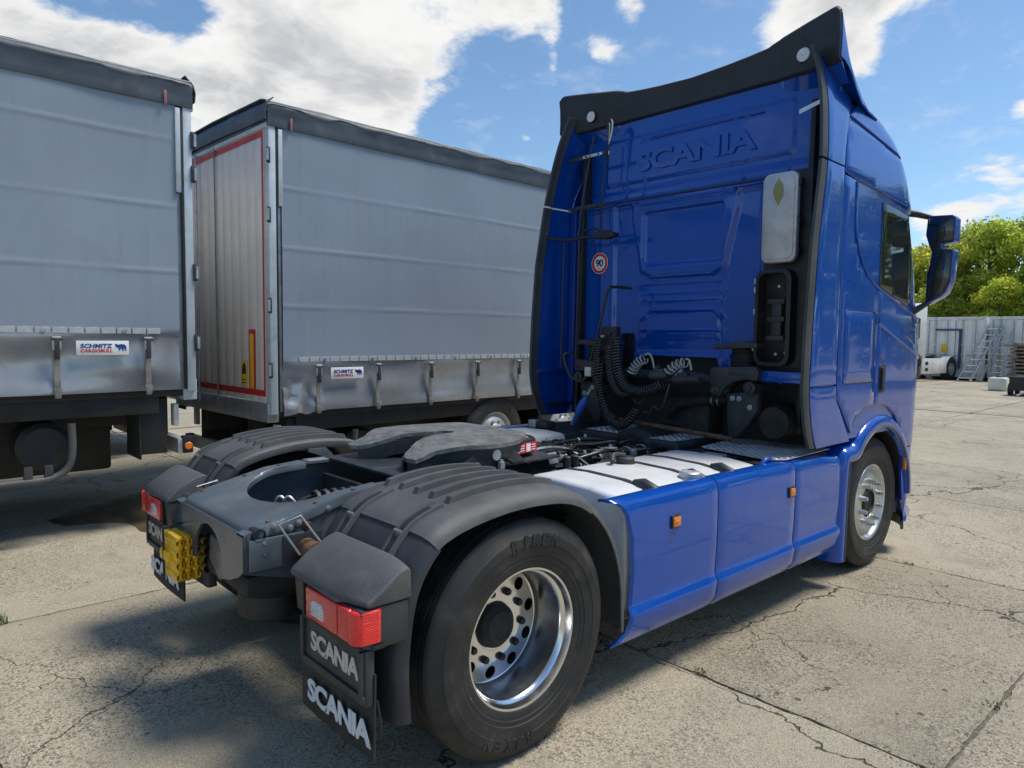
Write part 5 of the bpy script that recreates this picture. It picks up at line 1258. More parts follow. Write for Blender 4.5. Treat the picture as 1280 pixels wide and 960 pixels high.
coil([(2.43, .46, 1.55), (2.42, .45, 1.40), (2.40, .40, 1.24), (2.39, .33, 1.13), (2.38, .22, 1.075), (2.38, .12, 1.12), (2.39, .05, 1.22)], .034, 34, .0065, m_hose)
coil([(2.45, .50, 1.75), (2.44, .505, 1.60), (2.43, .50, 1.44), (2.42, .44, 1.30), (2.41, .36, 1.17), (2.40, .26, 1.11)], .032, 34, .0062, m_hose)
coil([(2.46, .17, 1.48), (2.46, .13, 1.54), (2.46, .08, 1.585), (2.46, .04, 1.60)], .036, 6, .0066, m_hosew)
coil([(2.46, -.17, 1.50), (2.46, -.22, 1.545), (2.46, -.28, 1.575), (2.46, -.33, 1.585)], .034, 5, .0066, m_hosew)
for pts, m in (([(2.46, .04, 1.63), (2.46, .0, 1.64), (2.46, -.03, 1.60), (2.46, -.05, 1.53)], m_hosew), ([(2.46, -.33, 1.61), (2.46, -.36, 1.60), (2.46, -.38, 1.53)], m_hosew),
               ([(2.42, -.22, 1.42), (2.41, -.20, 1.33), (2.41, -.17, 1.24), (2.41, -.13, 1.22), (2.41, -.09, 1.25)], m_hose), ([(2.42, -.02, 1.36), (2.41, .02, 1.27), (2.41, .07, 1.26), (2.41, .10, 1.29)], m_hose),
               ([(2.42, -.10, 1.26), (2.41, -.05, 1.19), (2.41, .0, 1.20)], m_hose)):
    bm = BM(); tube(bm, smooth_path(pts, 6), .008, 8); obj('air_hose', bm, m, truck, 60)
for y, z, ln_ in ((-.03, 1.475, .15), (-.24, 1.455, .22)):
    bm = BM(); tube(bm, [(2.45, y, z), (2.45, y-.04, z), (2.45, y-ln_, z+.01)], [.034, .036, .026], 14); pc = obj('palm_coupling', bm, m_plasd, truck, 40)
    bm = BM(); box(bm, (2.43, y-.12, z+.025), (2.47, y-.03, z+.055), .006); obj('coupling_lever', bm, m_plasd, pc)
    bm = BM(); tube(bm, [(2.45, y-.02, z+.03), (2.45, y-.07, z+.075)], .014, 8); obj('coupling_neck', bm, m_galv if ln_ > .2 else m_plasd, pc)
bm = BM(); box(bm, (2.47, -.46, 1.44), (2.49, .0, 1.462), .003); obj('coupling_rail', bm, m_plasd, truck)

# ================================================================== things on the truck
def chock(loc, rz, label):
    t = thing('wheel_chock', label, 'wheel chock', loc, rz, 'yellow wheel chocks on the rear of the truck')
    # folded stack of ribbed plates
    for i in range(3):
        bm = BM(); rows = []
        pr = []
        for k in range(9):
            z = -.115+.0275*k
            pr.append((.0+.008*(k % 2), z))
        x0 = -.055+.036*i
        poly = [(x0+.010*(k % 2), z) for k, (_, z) in enumerate(pr)]+[(x0+.030-.008*(k % 2), z) for k, (_, z) in list(enumerate(pr))[::-1]]
        prism(bm, poly, 'xz', -.10, .10, .003); obj('plate', bm, m_yellow, t, 30)
    for i in range(3):
        for k in range(4):
            bm = BM(); tube(bm, [(-.04+.036*i, -.112, -.09+.056*k), (-.04+.036*i, .08, -.09+.056*k)], .021, 12, cap=False); o = obj('tube_end', bm, m_yellow, t, 50)
    bm = BM(); box(bm, (-.075, -.02, -.035), (-.05, .105, .02), .008); obj('clasp', bm, m_yellow, t)
    bm = BM(); tube(bm, [(-.072, .045, -.14), (-.072, .045, .13), (.045, .045, .14)], .006, 6); obj('strap', bm, m_black, t)
    return t
chock((-.865, .34, .675), R(0), 'stack of yellow plastic wheel chocks strapped to the rear of the truck')
bm = BM(); box(bm, (-.85, .30, .56), (-.80, .50, .585), .004); box(bm, (-.815, .30, .56), (-.80, .50, .86), .004); obj('chock_bracket', bm, m_soot, truck)
# spare parts of a second, darker chock behind the bracket
bm = BM()
for k in range(4):
    for j in range(2): tube(bm, [(-.80+.04*j, .26, .62+.045*k), (-.80+.04*j, .17, .62+.045*k)], .02, 10, cap=False)
obj('chock_carrier', bm, mat('dirty_yellow', (.16, .11, .02), .6, var=.4, vscale=20), truck, 50)

# ================================================================== trailers
m_tarp = mat('grey_tarpaulin', (.245, .295, .36), .38, 0, .15, .06, .8, bump=.05, bscale=9, rvar=.09, dirt=(.225, .265, .31), dscale=1.4, damt=.45, coatr=.25, streak=.30, streakc=(.18, .21, .245))
m_tarpd = mat('silver_tarpaulin', (.30, .315, .33), .24, .35, .2, .08, 2, bump=.06, bscale=14, dirt=(.25, .24, .22), dscale=3, damt=.5)
m_roofb = mat('roof_band', (.060, .078, .100), .5, 0, 0, .15, 3, bump=.15, bscale=12, dirt=(.17, .18, .18), dscale=3, damt=.4)
m_post = mat('post_grey', (.50, .56, .60), .4, .25, 0, .1, 3, bump=.05, bscale=30, dirt=(.24, .23, .2), dscale=5, damt=.4)
m_under = mat('chassis_black', (.020, .020, .021), .6, var=.3, vscale=4, dirt=(.06, .054, .046), dscale=5, damt=.5)
m_door = mat('door_panel', (.68, .68, .66), .4, 0, .1, .05, 2, dirt=(.54, .52, .48), dscale=2.2, damt=.4, streak=.25, streakc=(.52, .51, .48))
m_tab = mat('faded_tab', (.30, .13, .13), .7, var=.2)
m_strap = mat('webbing', (.19, .18, .165), .8, var=.25, vscale=12, bump=.4, bscale=180)
m_patch = mat('tarp_patch', (.165, .20, .25), .5, var=.25, vscale=6)
m_rivet = mat('reflective_strip', (.44, .45, .46), .4, .1, var=.1, vscale=30)
def elephant(parent, org, w_, h_):
    """blue walking bull elephant, trunk raised, drawn in the local xz plane"""
    pts = [(.02, .95), (.00, .78), (.04, .66), (.10, .58), (.12, .66), (.08, .74), (.07, .84), (.10, .90), (.16, .86), (.22, .78), (.34, .84), (.46, .88), (.62, .90), (.80, .84), (.94, .70), (1.0, .52), (.98, .30), (.985, .06), (.86, .04), (.86, .30), (.78, .36), (.74, .18), (.73, .02), (.60, .02), (.61, .24), (.58, .34), (.46, .32), (.43, .12), (.40, .06), (.30, .08), (.33, .34), (.26, .48), (.20, .46), (.14, .40), (.13, .48), (.18, .56)]
    pts = pts
    bm = BM(); prism(bm, [(org[0]+x*w_, org[2]+z*h_) for x, z in pts], 'xz', org[1], org[1]-.002); obj('elephant_emblem', bm, m_signb, parent)
def trailer(name, label, L_, z0, ztop, seed, loc, rz, facing, straps, logo_x, patch, group, detail=True):
    """local frame: rear end at x=0, body towards +x (facing=1) or -x (facing=-1); near side at y=0, width towards +y"""
    t = thing(name, label, 'trailer', loc, rz, group)
    F = facing; W = 2.55; rnd = random.Random(seed)
    X = lambda d: F*d
    zband = ztop-.27; zr = z0+.52          # band bottom; eyelet strip height
    rev = (lambda pl: pl) if F > 0 else (lambda pl: pl)
    # curtain: slightly slack tarpaulin, with battens showing through and buckled hem
    def yc(d, z):
        y = .012*mnoise.noise(Vector((d*.5+seed, z*.8, 0)))+.006*mnoise.noise(Vector((d*2.+seed, z*1.2, 2)))
        return y
    nx, nz = 150, 150; bm = BM(); rows = []
    slat = [z0+.52+.0, z0+1.05, z0+1.62, z0+2.2]
    for i in range(nx+1):
        d = lerp(.135, L_-.08, (i/nx)**1.5); row = []
        for k in range(nz+1):
            z = lerp(z0, zband+.03, (k/nz))
            y = .012*mnoise.noise(Vector((d*.5+seed, z*.8, 0)))+.006*mnoise.noise(Vector((d*2.+seed, z*1.2, 2)))
            for zs_ in slat[1:]: y -= .0055*math.exp(-((z-zs_-.01*mnoise.noise(Vector((d, seed, 1))))/.016)**2)*(.5+.5*sstep(-.2, .1, mnoise.noise(Vector((d*1.6, zs_*3, seed)))))
            y -= .003*math.exp(-((math.fmod(d+.35, 1.44)-.72)/.02)**2)
            lo = sstep(zr+.02, zr-.05, z)
            if lo > 0:
                g = math.sin((z-z0)*14+2.2*mnoise.noise(Vector((d*1.1, seed, 5))))
                y -= lo*(.022*g*(.6+.4*mnoise.noise(Vector((d*2, 0, seed+9))))+.03*sstep(z0+.14, z0, z)*(.6+mnoise.noise(Vector((d*1.3, 3, seed)))))
            y += .018*sstep(.35, .13, d)*lo
            if patch == 'torn' and d < .75:
                y += .05*mnoise.noise(Vector((d*7, z*7, seed)))*sstep(.75, .2, d)*sstep(z0+.5, z0+.1, z)
                if k == 0: z -= .05*sstep(.7, .2, d)*(.6+mnoise.noise(Vector((d*9, 1, 1))))
            row.append((X(d), y, z))
        rows.append(row)
    sheet(bm, rows, thick=.004); 
    me = obj('curtain', bm, m_tarp, t, 60)
    me.data.materials.append(m_tarpd)
    for p in me.data.polygons:
        if p.center.z < zr-.012: p.material_index = 1
    # stitched reflective strip with eyelets
    x0_, x1_ = .30, min(L_-.3, 5.2); n_ = int((x1_-x0_)/.115)
    for i in range(n_):
        d = x0_+(x1_-x0_)*i/n_
        yy = min(yc(d, zr), yc(d+.1, zr))-.012; bm = BM(); box(bm, (min(X(d), X(d+.106)), yy-.004, zr-.024), (max(X(d), X(d+.106)), yy+.01, zr+.024), .001, 1); st = obj('strip_tile', bm, m_rivet, me)
        if i % 5 == 2:
            bm = BM(); lathe(bm, [(.020, 0), (.020, -.006), (.010, -.008), (0, -.006)], 'y', (X(d+.05), yy-.004, zr), 10); obj('eyelet', bm, m_galv, st)
    # buckles
    for d in straps:
        sg = bpy.data.objects.new('curtain_buckle', None); C.objects.link(sg); sg.parent = t
        sx = X(d)
        bm = BM(); rows = [[(sx+o, -.050-.006*math.sin(z*20), z) for o in (-.022, .022)] for z in [lerp(z0-.03, zr-.10, k/8) for k in range(9)]]; sheet(bm, rows, thick=.004); obj('webbing_strap', bm, m_strap, sg)
        bm = BM(); box(bm, (sx-.033, -.075, zr-.16), (sx+.033, -.046, zr-.05), .006); obj('buckle_body', bm, m_alud, sg)
        bm = BM(); tube(bm, [(sx-.038, -.072, zr-.07), (sx+.038, -.072, zr-.07)], .011, 10); obj('buckle_roller', bm, m_plasd, sg)
        bm = BM(); box(bm, (sx-.017, -.086, zr-.235), (sx+.017, -.070, zr-.07), .004); obj('buckle_lever', bm, m_plasd, sg)
        bm = BM(); prism(bm, [(sx-.020, z0-.03), (sx+.020, z0-.03), (sx+.032, z0+.05), (sx+.020, z0+.055), (sx-.020, z0+.055), (sx-.032, z0+.05)], 'xz', -.066, -.054, .003); obj('strap_hook', bm, m_strap, sg)
    # maker's plate
    for lx in logo_x:
        xa, xb = sorted((X(lx), X(lx+.39)))
        bm = BM(); box(bm, (xa, -.056, zr-.205), (xb, -.046, zr-.085), .003); lp = obj('logo_plate', bm, m_signw, t)
        text('lettering', 'SCHMITZ', (xa+.03, -.0565, zr-.145), (.235, 0, 0), (0, 0, .036), .002, m_signb, lp, off=.03, shear=.12)
        text('lettering', 'CARGOBULL', (xa+.03, -.0565, zr-.180), (.235, 0, 0), (0, 0, .026), .002, m_signr, lp, off=.03, shear=.12)
        elephant(lp, (xa+.285, -.0565, zr-.170), .085, .065)
    # roof: rolled dark band with a ragged rain edge
    bm = BM(); rows = []
    for i in range(91):
        d = lerp(-.01, L_, (i/90)**1.4); w1 = .012*mnoise.noise(Vector((d*1.5, 0, seed))); w2 = .018*mnoise.noise(Vector((d*2.5, 4, seed)))+.008*mnoise.noise(Vector((d*11, 4, seed)))
        rows.append([(X(d), -.022+w1, zband-.005), (X(d), -.030+w1, zband+.05), (X(d), -.022+w1, zband+.12), (X(d), -.034+w2, zband+.165), (X(d), -.028+w2, zband+.205+w2*.6), (X(d), .02+w2, zband+.245+w2), (X(d), .12, ztop+w2*.8), (X(d), W/2, ztop+.02), (X(d), W-.12, ztop), (X(d), W+.02, zband+.2), (X(d), W+.02, zband)])
    sheet(bm, rows, thick=.012); rb = obj('roof_sheet', bm, m_roofb, t, 50)
    bm = BM(); pts = []
    for i in range(60):
        d = lerp(0, min(L_, 6.5), i/59); pts.append((X(d), -.045+.012*mnoise.noise(Vector((d*3, 7, seed))), zband+.215+.016*mnoise.noise(Vector((d*4, 9, seed)))))
    tube(bm, pts, [.006+.007*abs(mnoise.noise(Vector((i*.5, 0, seed)))) for i in range(60)], 6); obj('rain_cord', bm, m_alud, rb)
    # rear gable of the roof with folded bows
    for k, (y0, y1, zz, m) in enumerate(((-.02, W+.02, zband+.02, m_roofb), (0, W, zband-.02, m_post), (0, W, zband+.085, m_roofb))):
        bm = BM(); box(bm, (min(X(-.012-.01*k), X(.06)), y0, zz), (max(X(-.012-.01*k), X(.06)), y1, zz+.045), .008); obj('rear_header', bm, m, t)
    bm = BM(); rows = [[(X(-.03), y, z) for y in [W*i/24 for i in range(25)]] for z in (zband+.0, zband+.1)]
    rows = []
    for z, e in ((zband+.05, -.03), (zband+.13, -.04), (zband+.20, -.02), (ztop+.0, .05)): rows.append([(X(e+.010*mnoise.noise(Vector((y*3, z*5, seed)))), y, z+.02*math.sin(PI*y/W)) for y in [-.03+(W+.06)*i/24 for i in range(25)]])
    sheet(bm, rows, thick=.008); obj('gable_flap', bm, m_roofb, t, 50)
    bm = BM(); box(bm, (min(X(.21), X(.235)), -.048, zband-.02), (max(X(.21), X(.235)), -.04, zband+.10), .003, mtx=None); obj('pull_tab', bm, m_tab, rb)
    # rear corner post, seal, hinges
    bm = BM(); box(bm, (min(X(0), X(.075)), -.012, z0-.02), (max(X(0), X(.075)), .10, zband+.02), .010); po = obj('corner_post', bm, m_post, t)
    bm = BM(); box(bm, (min(X(.079), X(.094)), -.010, z0+.0), (max(X(.079), X(.094)), .02, zband-.0), .003); obj('post_seal', bm, m_black, t)
    bm = BM(); box(bm, (min(X(.08), X(.22)), .022, z0), (max(X(.08), X(.22)), .06, zband), .004); obj('inner_post', bm, m_galv, t)
    bm = BM(); box(bm, (min(X(.098), X(.14)), -.020, zband-.75), (max(X(.098), X(.14)), .0, zband-.02), .003); obj('tension_post', bm, m_post, t)
    bm = BM(); box(bm, (min(X(0), X(.075)), W-.10, z0-.02), (max(X(0), X(.075)), W+.012, zband+.02), .010); obj('corner_post', bm, m_post, t)
    for zz in (z0+.42, z0+1.05, z0+1.92, zband-.28):
        bm = BM(); box(bm, (min(X(-.022), X(.012)), -.030, zz-.075), (max(X(-.022), X(.012)), -.008, zz+.075), .004); hg = obj('door_hinge', bm, m_plasd, t)
        bm = BM(); tube(bm, [(X(-.020), -.030, zz-.055), (X(-.020), -.030, zz+.055)], .014, 10); obj('hinge_pin', bm, m_galv, hg)
    # rear doors: two leaves of vertical planks with red contour tape
    for leaf in (0, 1):
        ya, yb = (.09, W/2-.006) if leaf == 0 else (W/2+.006, W-.09)
        dr = bpy.data.objects.new('rear_door', None); C.objects.link(dr); dr.parent = t
        n = 6
        for i in range(n):
            y0, y1 = lerp(ya, yb, i/n)+.001, lerp(ya, yb, (i+1)/n)-.001
            bm = BM(); prism(bm, [(y0, z0+.10), (y1, z0+.10), (y1, zband-.02), (y0, zband-.02)], 'yz', X(-.002), X(.03), .002); obj('door_plank', bm, m_door, dr)
        for (za, zb_) in ((z0+.155, z0+.215), (zband-.085, zband-.030)):
            bm = BM(); box(bm, (min(X(-.008), X(-.005)), ya+.01, za), (max(X(-.008), X(-.005)), yb-.01, zb_)); obj('contour_tape', bm, m_reflr, dr)
        e = ya+.008 if leaf == 0 else yb-.036
        bm = BM(); box(bm, (min(X(-.0085), X(-.0055)), e, z0+.16), (max(X(-.0085), X(-.0055)), e+.028, zband-.03)); obj('contour_tape', bm, m_reflr, dr)
        e = ya+.22 if leaf == 0 else yb-.36
        bm = BM(); box(bm, (min(X(-.016), X(-.008)), e, z0+.22), (max(X(-.016), X(-.008)), e+.14, z0+.82), .003); mb = obj('marker_board', bm, m_reflr, dr)
        bm = BM(); box(bm, (min(X(-.0185), X(-.015)), e+.028, z0+.225), (max(X(-.0185), X(-.015)), e+.112, z0+.775), .001); obj('marker_field', bm, m_refl, mb)
        for q in (.35, .9):
            bm = BM(); tube(bm, [(X(-.045), lerp(ya, yb, q), z0+.0), (X(-.045), lerp(ya, yb, q), zband)], .014, 10) if leaf == 1 else tube(bm, [(X(-.02), lerp(ya, yb, .97), z0+.05), (X(-.02), lerp(ya, yb, .97), zband)], .008, 8); obj('lock_rod', bm, m_galv, dr)
        if leaf == 0:
            bm = BM(); box(bm, (min(X(-.012), X(-.008)), ya+.42, z0+.24), (max(X(-.012), X(-.008)), ya+.55, z0+.50), .002); ws = obj('warning_sticker', bm, m_signy, dr)
            bm = BM(); prism(bm, [(ya+.44, z0+.36), (ya+.53, z0+.36), (ya+.53, z0+.42), (ya+.50, z0+.47), (ya+.46, z0+.48), (ya+.44, z0+.43)], 'yz', X(-.012), X(-.0135)); obj('driver_pictogram', bm, m_signk, ws)
            bm = BM(); box(bm, (min(X(-.0135), X(-.012)), ya+.44, z0+.265), (max(X(-.0135), X(-.012)), ya+.53, z0+.275)); box(bm, (min(X(-.0135), X(-.012)), ya+.44, z0+.295), (max(X(-.0135), X(-.012)), ya+.53, z0+.305)); obj('sticker_text', bm, m_signk, ws)
    # floor, side rail, frame
    bm = BM(); box(bm, (min(X(.0), X(L_)), .045, z0-.06), (max(X(.0), X(L_)), W-.03, z0+.06), .006); obj('load_floor', bm, m_under, t)
    bm = BM(); box(bm, (min(X(-.02), X(.10)), .03, z0-.10), (max(X(-.02), X(.10)), W-.03, z0+.09), .01); obj('rear_sill', bm, m_post if patch != 'torn' else m_galv, t)
    for y in (.70, W-.70):
        bm = BM(); box(bm, (min(X(.1), X(L_-.5)), y-.06, z0-.36), (max(X(.1), X(L_-.5)), y+.06, z0-.06), .006); obj('main_beam', bm, m_under, t)
    bm = BM(); box(bm, (min(X(.3), X(L_-.4)), .06, z0-.21), (max(X(.3), X(L_-.4)), .09, z0-.06), .004); obj('side_raver', bm, m_under, t)
    bm = BM(); box(bm, (min(X(.05), X(.13)), .12, z0-.60), (max(X(.05), X(.13)), W-.12, z0-.46), .01); bp_ = obj('underrun_bar', bm, m_alud, t)
    for y in (.55, W-.55):
        bm = BM(); box(bm, (min(X(.10), X(.2)), y-.05, z0-.5), (max(X(.10), X(.2)), y+.05, z0-.1), .006); obj('bar_bracket', bm, m_under, bp_)
    for y in (.16, W-.26):
        bm = BM(); box(bm, (min(X(.0), X(.09)), y-.06, z0-.60), (max(X(.0), X(.09)), y+.02, z0-.44), .01); lb = obj('lamp_block', bm, m_black, t)
        bm = BM(); lathe(bm, [(.034, 0), (.034, -.012), (.028, -.018), (0, -.019)], 'y', (X(.045), y-.06, z0-.53), 18); obj('amber_lamp', bm, m_orange, lb, 30)
        bm = BM(); box(bm, (min(X(.12), X(.16)), y-.05, z0-.34), (max(X(.12), X(.16)), y+.05, z0-.14), .004); obj('reflector_plate', bm, m_wplas, t)
    # axles with wheels, mudflap, side guard
    for i, d in enumerate((3.05, 4.36, 5.67)):
        for y, s in ((.03, 1), (W-.03, -1)):
            wl_ = bpy.data.objects.new('wheel', None); C.objects.link(wl_); wl_.parent = t
            r_ = .50
            bm = BM(); lathe(bm, [(.29, y), (.33, y-s*.012), (.42, y-s*.015), (.47, y), (r_, y+s*.04), (r_, y+s*.32), (.46, y+s*.36), (.29, y+s*.36)], 'y', (X(d), 0, r_), 40); obj('tyre', bm, m_tyre, wl_, 35)
            bm = BM(); lathe(bm, [(.295, y), (.285, y+s*.005), (.27, y+s*.03), (.25, y+s*.05), (.20, y+s*.01), (.14, y), (.13, y-s*.02), (.09, y-s*.035), (0, y-s*.036)], 'y', (X(d), 0, r_), 40); obj('rim', bm, m_alud, wl_, 35)
            if s > 0:
                for q in range(10):
                    a = 2*PI*q/10; bm = BM(); lathe(bm, [(.02, y), (.018, y-.02), (0, y-.022)], 'y', (X(d)+.17*math.cos(a), 0, r_+.17*math.sin(a)), 8); obj('wheel_nut', bm, m_galv, wl_)
        bm = BM(); tube(bm, [(X(d), .3, .5), (X(d), W-.3, .5)], .07, 12); obj('axle', bm, m_under, t)
    for y in (.10, W-.50):
        bm = BM(); box(bm, (min(X(.44), X(.455)), y, z0-.62), (max(X(.44), X(.455)), y+.42, z0-.05), .004); obj('mud_flap', bm, m_rubber, t)
        bm = BM(); box(bm, (min(X(.22), X(.44)), y+.02, z0-.58), (max(X(.22), X(.44)), y+.06, z0-.08), .006); obj('flap_plate', bm, m_under, t)
    bm = BM(); tube(bm, smooth_path([(X(.98), .05, z0-.25), (X(.98), .05, z0-.48), (X(1.02), .05, z0-.62), (X(1.14), .05, z0-.69), (X(1.4), .05, z0-.70), (X(2.2), .05, z0-.70)], 6), .030, 12); sg_ = obj('side_guard', bm, m_plas, t, 60)
    for d in (1.12, 1.26):
        bm = BM(); box(bm, (min(X(d), X(d+.06)), .03, z0-.72), (max(X(d), X(d+.06)), .08, z0-.58), .004); obj('guard_bracket', bm, m_plasd, sg_)
    bm = BM(); lathe(bm, [(0, 0), (.16, 0), (.2, .03), (.2, .35), (0, .35)], 'y', (X(1.15), .20, z0-.45), 28); obj('air_tank', bm, m_under, t, 35)
    bm = BM(); box(bm, (min(X(.5), X(3.2)), W*.35, .45), (max(X(.5), X(3.2)), W*.9, z0-.1), .03); obj('axle_group', bm, m_under, t)
    return t
T1 = trailer('curtain_trailer', 'grey curtainside trailer at the left edge, cut off by the picture border', 13.6, 1.255, 4.02, 11, (.225, 3.385, 0), 0, -1, [.41, 1.085, 1.76, 2.44, 3.1], [.56], 'plain', 'curtainside trailers parked in the yard')
T2 = trailer('curtain_trailer', 'grey curtainside trailer behind the blue cab, its rear doors and red tape in view', 13.6, .985, 4.02, 23, (.925, 3.38, 0), R(2.0), 1, [.49, 1.21, 1.93, 2.65, 3.37, 4.09], [.63], 'torn', 'curtainside trailers parked in the yard')
# faded tape marks and patches on the curtains
def patch(t, x0, z0, x1, z1, seed=0, m=None):
    ycf = lambda d, z: .012*mnoise.noise(Vector((d*.5+seed, z*.8, 0)))+.006*mnoise.noise(Vector((d*2.+seed, z*1.2, 2)))-.0025
    bm = BM(); rows = [[(lerp(x0, x1, i/6), ycf(abs(lerp(x0, x1, i/6)), lerp(z0, z1, k/3)), lerp(z0, z1, k/3)) for i in range(7)] for k in range(4)]; sheet(bm, rows, thick=.0008); obj('tape_residue', bm, m or m_patch, t)
patch(T1, -.42, 3.60, -.16, 3.635, 11); patch(T1, -.20, 3.36, -.168, 3.60, 11)
patch(T2, .36, 3.25, .40, 3.58, 23); patch(T2, .43, 3.51, .62, 3.55, 23)
# a third trailer beyond the left one: only its underside shows
T3 = copy_tree(T1); T3.location = (1.9, 7.45, 0); T3['label'] = 'third trailer standing beyond the left one, seen only beneath it'

# ================================================================== far side of the yard
m_cont = mat('container_white', (.86, .86, .82), .5, 0, 0, .06, 1.2, bump=.05, bscale=20, dirt=(.45, .40, .32), dscale=1.6, damt=.4)
m_contr = mat('container_frame', (.80, .80, .77), .55, var=.12, dirt=(.22, .15, .09), dscale=3, damt=.6)
m_bluep = mat('blue_post', (.03, .07, .17), .5, var=.2)
def container(y, x, label, blue=False):
    t = thing('shipping_container', label, 'container', (x, y, 0), 0, 'white containers along the far side')
    W, H, L_ = 2.42, 2.85, 6.0
    for yy in (.06, W-.06):
        bm = BM(); box(bm, (0, yy-.06, .12), (.12, yy+.06, H), .012); obj('corner_post', bm, m_contr, t)
    bm = BM(); box(bm, (.0, .12, H-.14), (.10, W-.12, H-.01), .012); obj('top_rail', bm, m_contr, t)
    bm = BM(); box(bm, (.0, .12, .12), (.10, W-.12, .27), .012); obj('bottom_rail', bm, m_contr, t)
    for s in (0, 1):
        y0 = .13+s*(W/2-.12); y1 = y0+W/2-.14
        n = 5; pts = []
        for i in range(n):
            a = lerp(y0, y1, i/n); b = lerp(y0, y1, (i+1)/n); w_ = b-a
            pts += [(.05, a), (.05, a+w_*.35), (.075, a+w_*.5), (.075, a+w_*.85)]
        pts.append((.05, y1))
        bm = BM(); sheet(bm, [[(px, py, z) for px, py in pts] for z in (.28, H-.15)], thick=.01); d = obj('door_leaf', bm, m_cont, t, 20)
        for q in (.28, .74):
            yy = lerp(y0, y1, q); bm = BM(); tube(bm, [(.02, yy, .25), (.02, yy, H-.1)], .022, 8); lr = obj('lock_rod', bm, m_galv, d)
            bm = BM(); box(bm, (-.02, yy-.03, 1.1), (.02, yy+.28, 1.16), .005); obj('rod_handle', bm, m_galv, lr)
            for z in (.5, 1.6, 2.4):
                bm = BM(); box(bm, (-.012, yy-.05, z-.03), (.03, yy+.05, z+.03), .004); obj('rod_guide', bm, m_contr, lr)
    for yy in (.0, W-.012):
        bm = BM(); pts = []
        for i in range(22):
            a = .12+(L_-.2)*i/22; q = .0 if i % 2 else .03; e = q if yy == 0 else -q
            pts += [(a, yy+e), (a+.2, yy+e)]
        sheet(bm, [[(px, py, z) for px, py in pts] for z in (.2, H-.05)], thick=.01); obj('side_wall', bm, m_cont, t, 20)
    bm = BM(); box(bm, (.1, .05, H-.04), (L_, W-.05, H-.008), .01); obj('roof', bm, m_contr, t)
    bm = BM(); box(bm, (.1, .05, .10), (L_, W-.05, .22), .01); obj('floor_frame', bm, m_under, t)
    bm = BM(); box(bm, (L_-.05, .05, .2), (L_, W-.05, H-.05), .01); obj('end_wall', bm, m_cont, t)
    for yy in (.2, W-.2):
        bm = BM(); box(bm, (.05, yy-.12, 0), (.35, yy+.12, .12), .01); obj('support_block', bm, m_contr, t)
    if blue:
        bm = BM(); box(bm, (-.05, .95, .5), (.02, 1.05, 2.3), .01); box(bm, (-.05, 1.05, 2.22), (.02, 2.0, 2.3), .01); obj('blue_door_frame', bm, m_bluep, t)
        bm = BM(); box(bm, (-.02, 1.5, 1.25), (.0, 1.75, 1.6), .01); obj('yellow_notice', bm, m_signy, t)
    return t
container(5.66, 34.5, 'white shipping container behind the white truck and the leaning ladders', True)
container(3.16, 34.6, 'white shipping container behind the plank stack, right of the ladders')
container(8.2, 34.5, 'white shipping container mostly hidden behind the blue cab')

def white_truck():
    t = thing('white_tractor_unit', 'white tractor unit partly hidden behind the blue cab', 'truck', (30.0, 7.35, 0), R(172), None)
    # local: cab front +x, near side at +y after turning; built symmetric
    bm = BM()
    prism(bm, [(-1.6, .95), (-1.6, 3.25), (-1.2, 3.35), (-.1, 3.2), (.25, 2.9), (.55, 1.7), (.55, .55), (.2, .45), (-.05, .45), (-.1, .8), (-.5, 1.12), (-1.0, 1.12), (-1.3, .95)], 'xz', -2.5, 0, .05, 3); obj('cab', bm, m_white, t)
    bm = BM(); prism(bm, [(-1.0, 1.85), (.3, 1.85), (.1, 2.7), (-1.0, 2.7)], 'xz', -2.52, .02, .02); obj('side_window', bm, m_glass, t)
    bm = BM(); prism(bm, [(-1.25, .80), (-1.2, 1.08), (-.9, 1.22), (-.5, 1.22), (-.15, 1.05), (-.05, .8), (-.2, .8), (-.35, 1.0), (-.6, 1.1), (-.9, 1.08), (-1.08, .95), (-1.1, .8)], 'xz', -.25, .035, .01); obj('front_mudguard', bm, m_plas, t)
    bm = BM(); prism(bm, [(-3.55, .32), (-1.3, .32), (-1.3, 1.0), (-3.4, .98), (-3.52, .8)], 'xz', -.06, .0, .02); sk = obj('side_skirt', bm, m_white, t)
    for x in (-1.6, -1.6): pass
    for z in (.45, .72):
        bm = BM(); box(bm, (-1.85, -.005, z), (-1.6, .012, z+.13), .01); obj('step', bm, m_black, sk)
    bm = BM(); box(bm, (-4.9, -1.7, .62), (-1.2, -.8, .95), .02); obj('frame', bm, m_framed, t)
    bm = BM(); lathe(bm, [(0, 1.0), (.45, 1.0), (.48, 1.08), (.3, 1.16), (0, 1.16)], 'z', (-4.0, -1.25, 0), 28); obj('fifth_wheel', bm, m_grease, t)
    for x in (-.65, -4.05):
        for y, s in ((-.02, 1), (-2.46, -1)):
            wl_ = bpy.data.objects.new('wheel', None); C.objects.link(wl_); wl_.parent = t
            bm = BM(); lathe(bm, [(.28, y), (.4, y+s*.015), (.46, y), (.5, y-s*.04), (.5, y-s*.28), (.28, y-s*.3)], 'y', (x, 0, .5), 32); obj('tyre', bm, m_tyre, wl_)
            bm = BM(); lathe(bm, [(.285, y-s*.01), (.27, y-s*.05), (.18, y-s*.02), (.1, y+s*.01), (0, y+s*.01)], 'y', (x, 0, .5), 32); obj('rim', bm, m_alud, wl_)
    for y in (-.35, -2.45):
        bm = BM(); sheet(bm, [[(-4.05+.58*math.cos(R(a)), y+d, .5+.58*math.sin(R(a))) for d in (0, .35)] for a in range(10, 171, 16)], thick=.015); obj('rear_mudguard', bm, m_white, t)
    return t
white_truck()

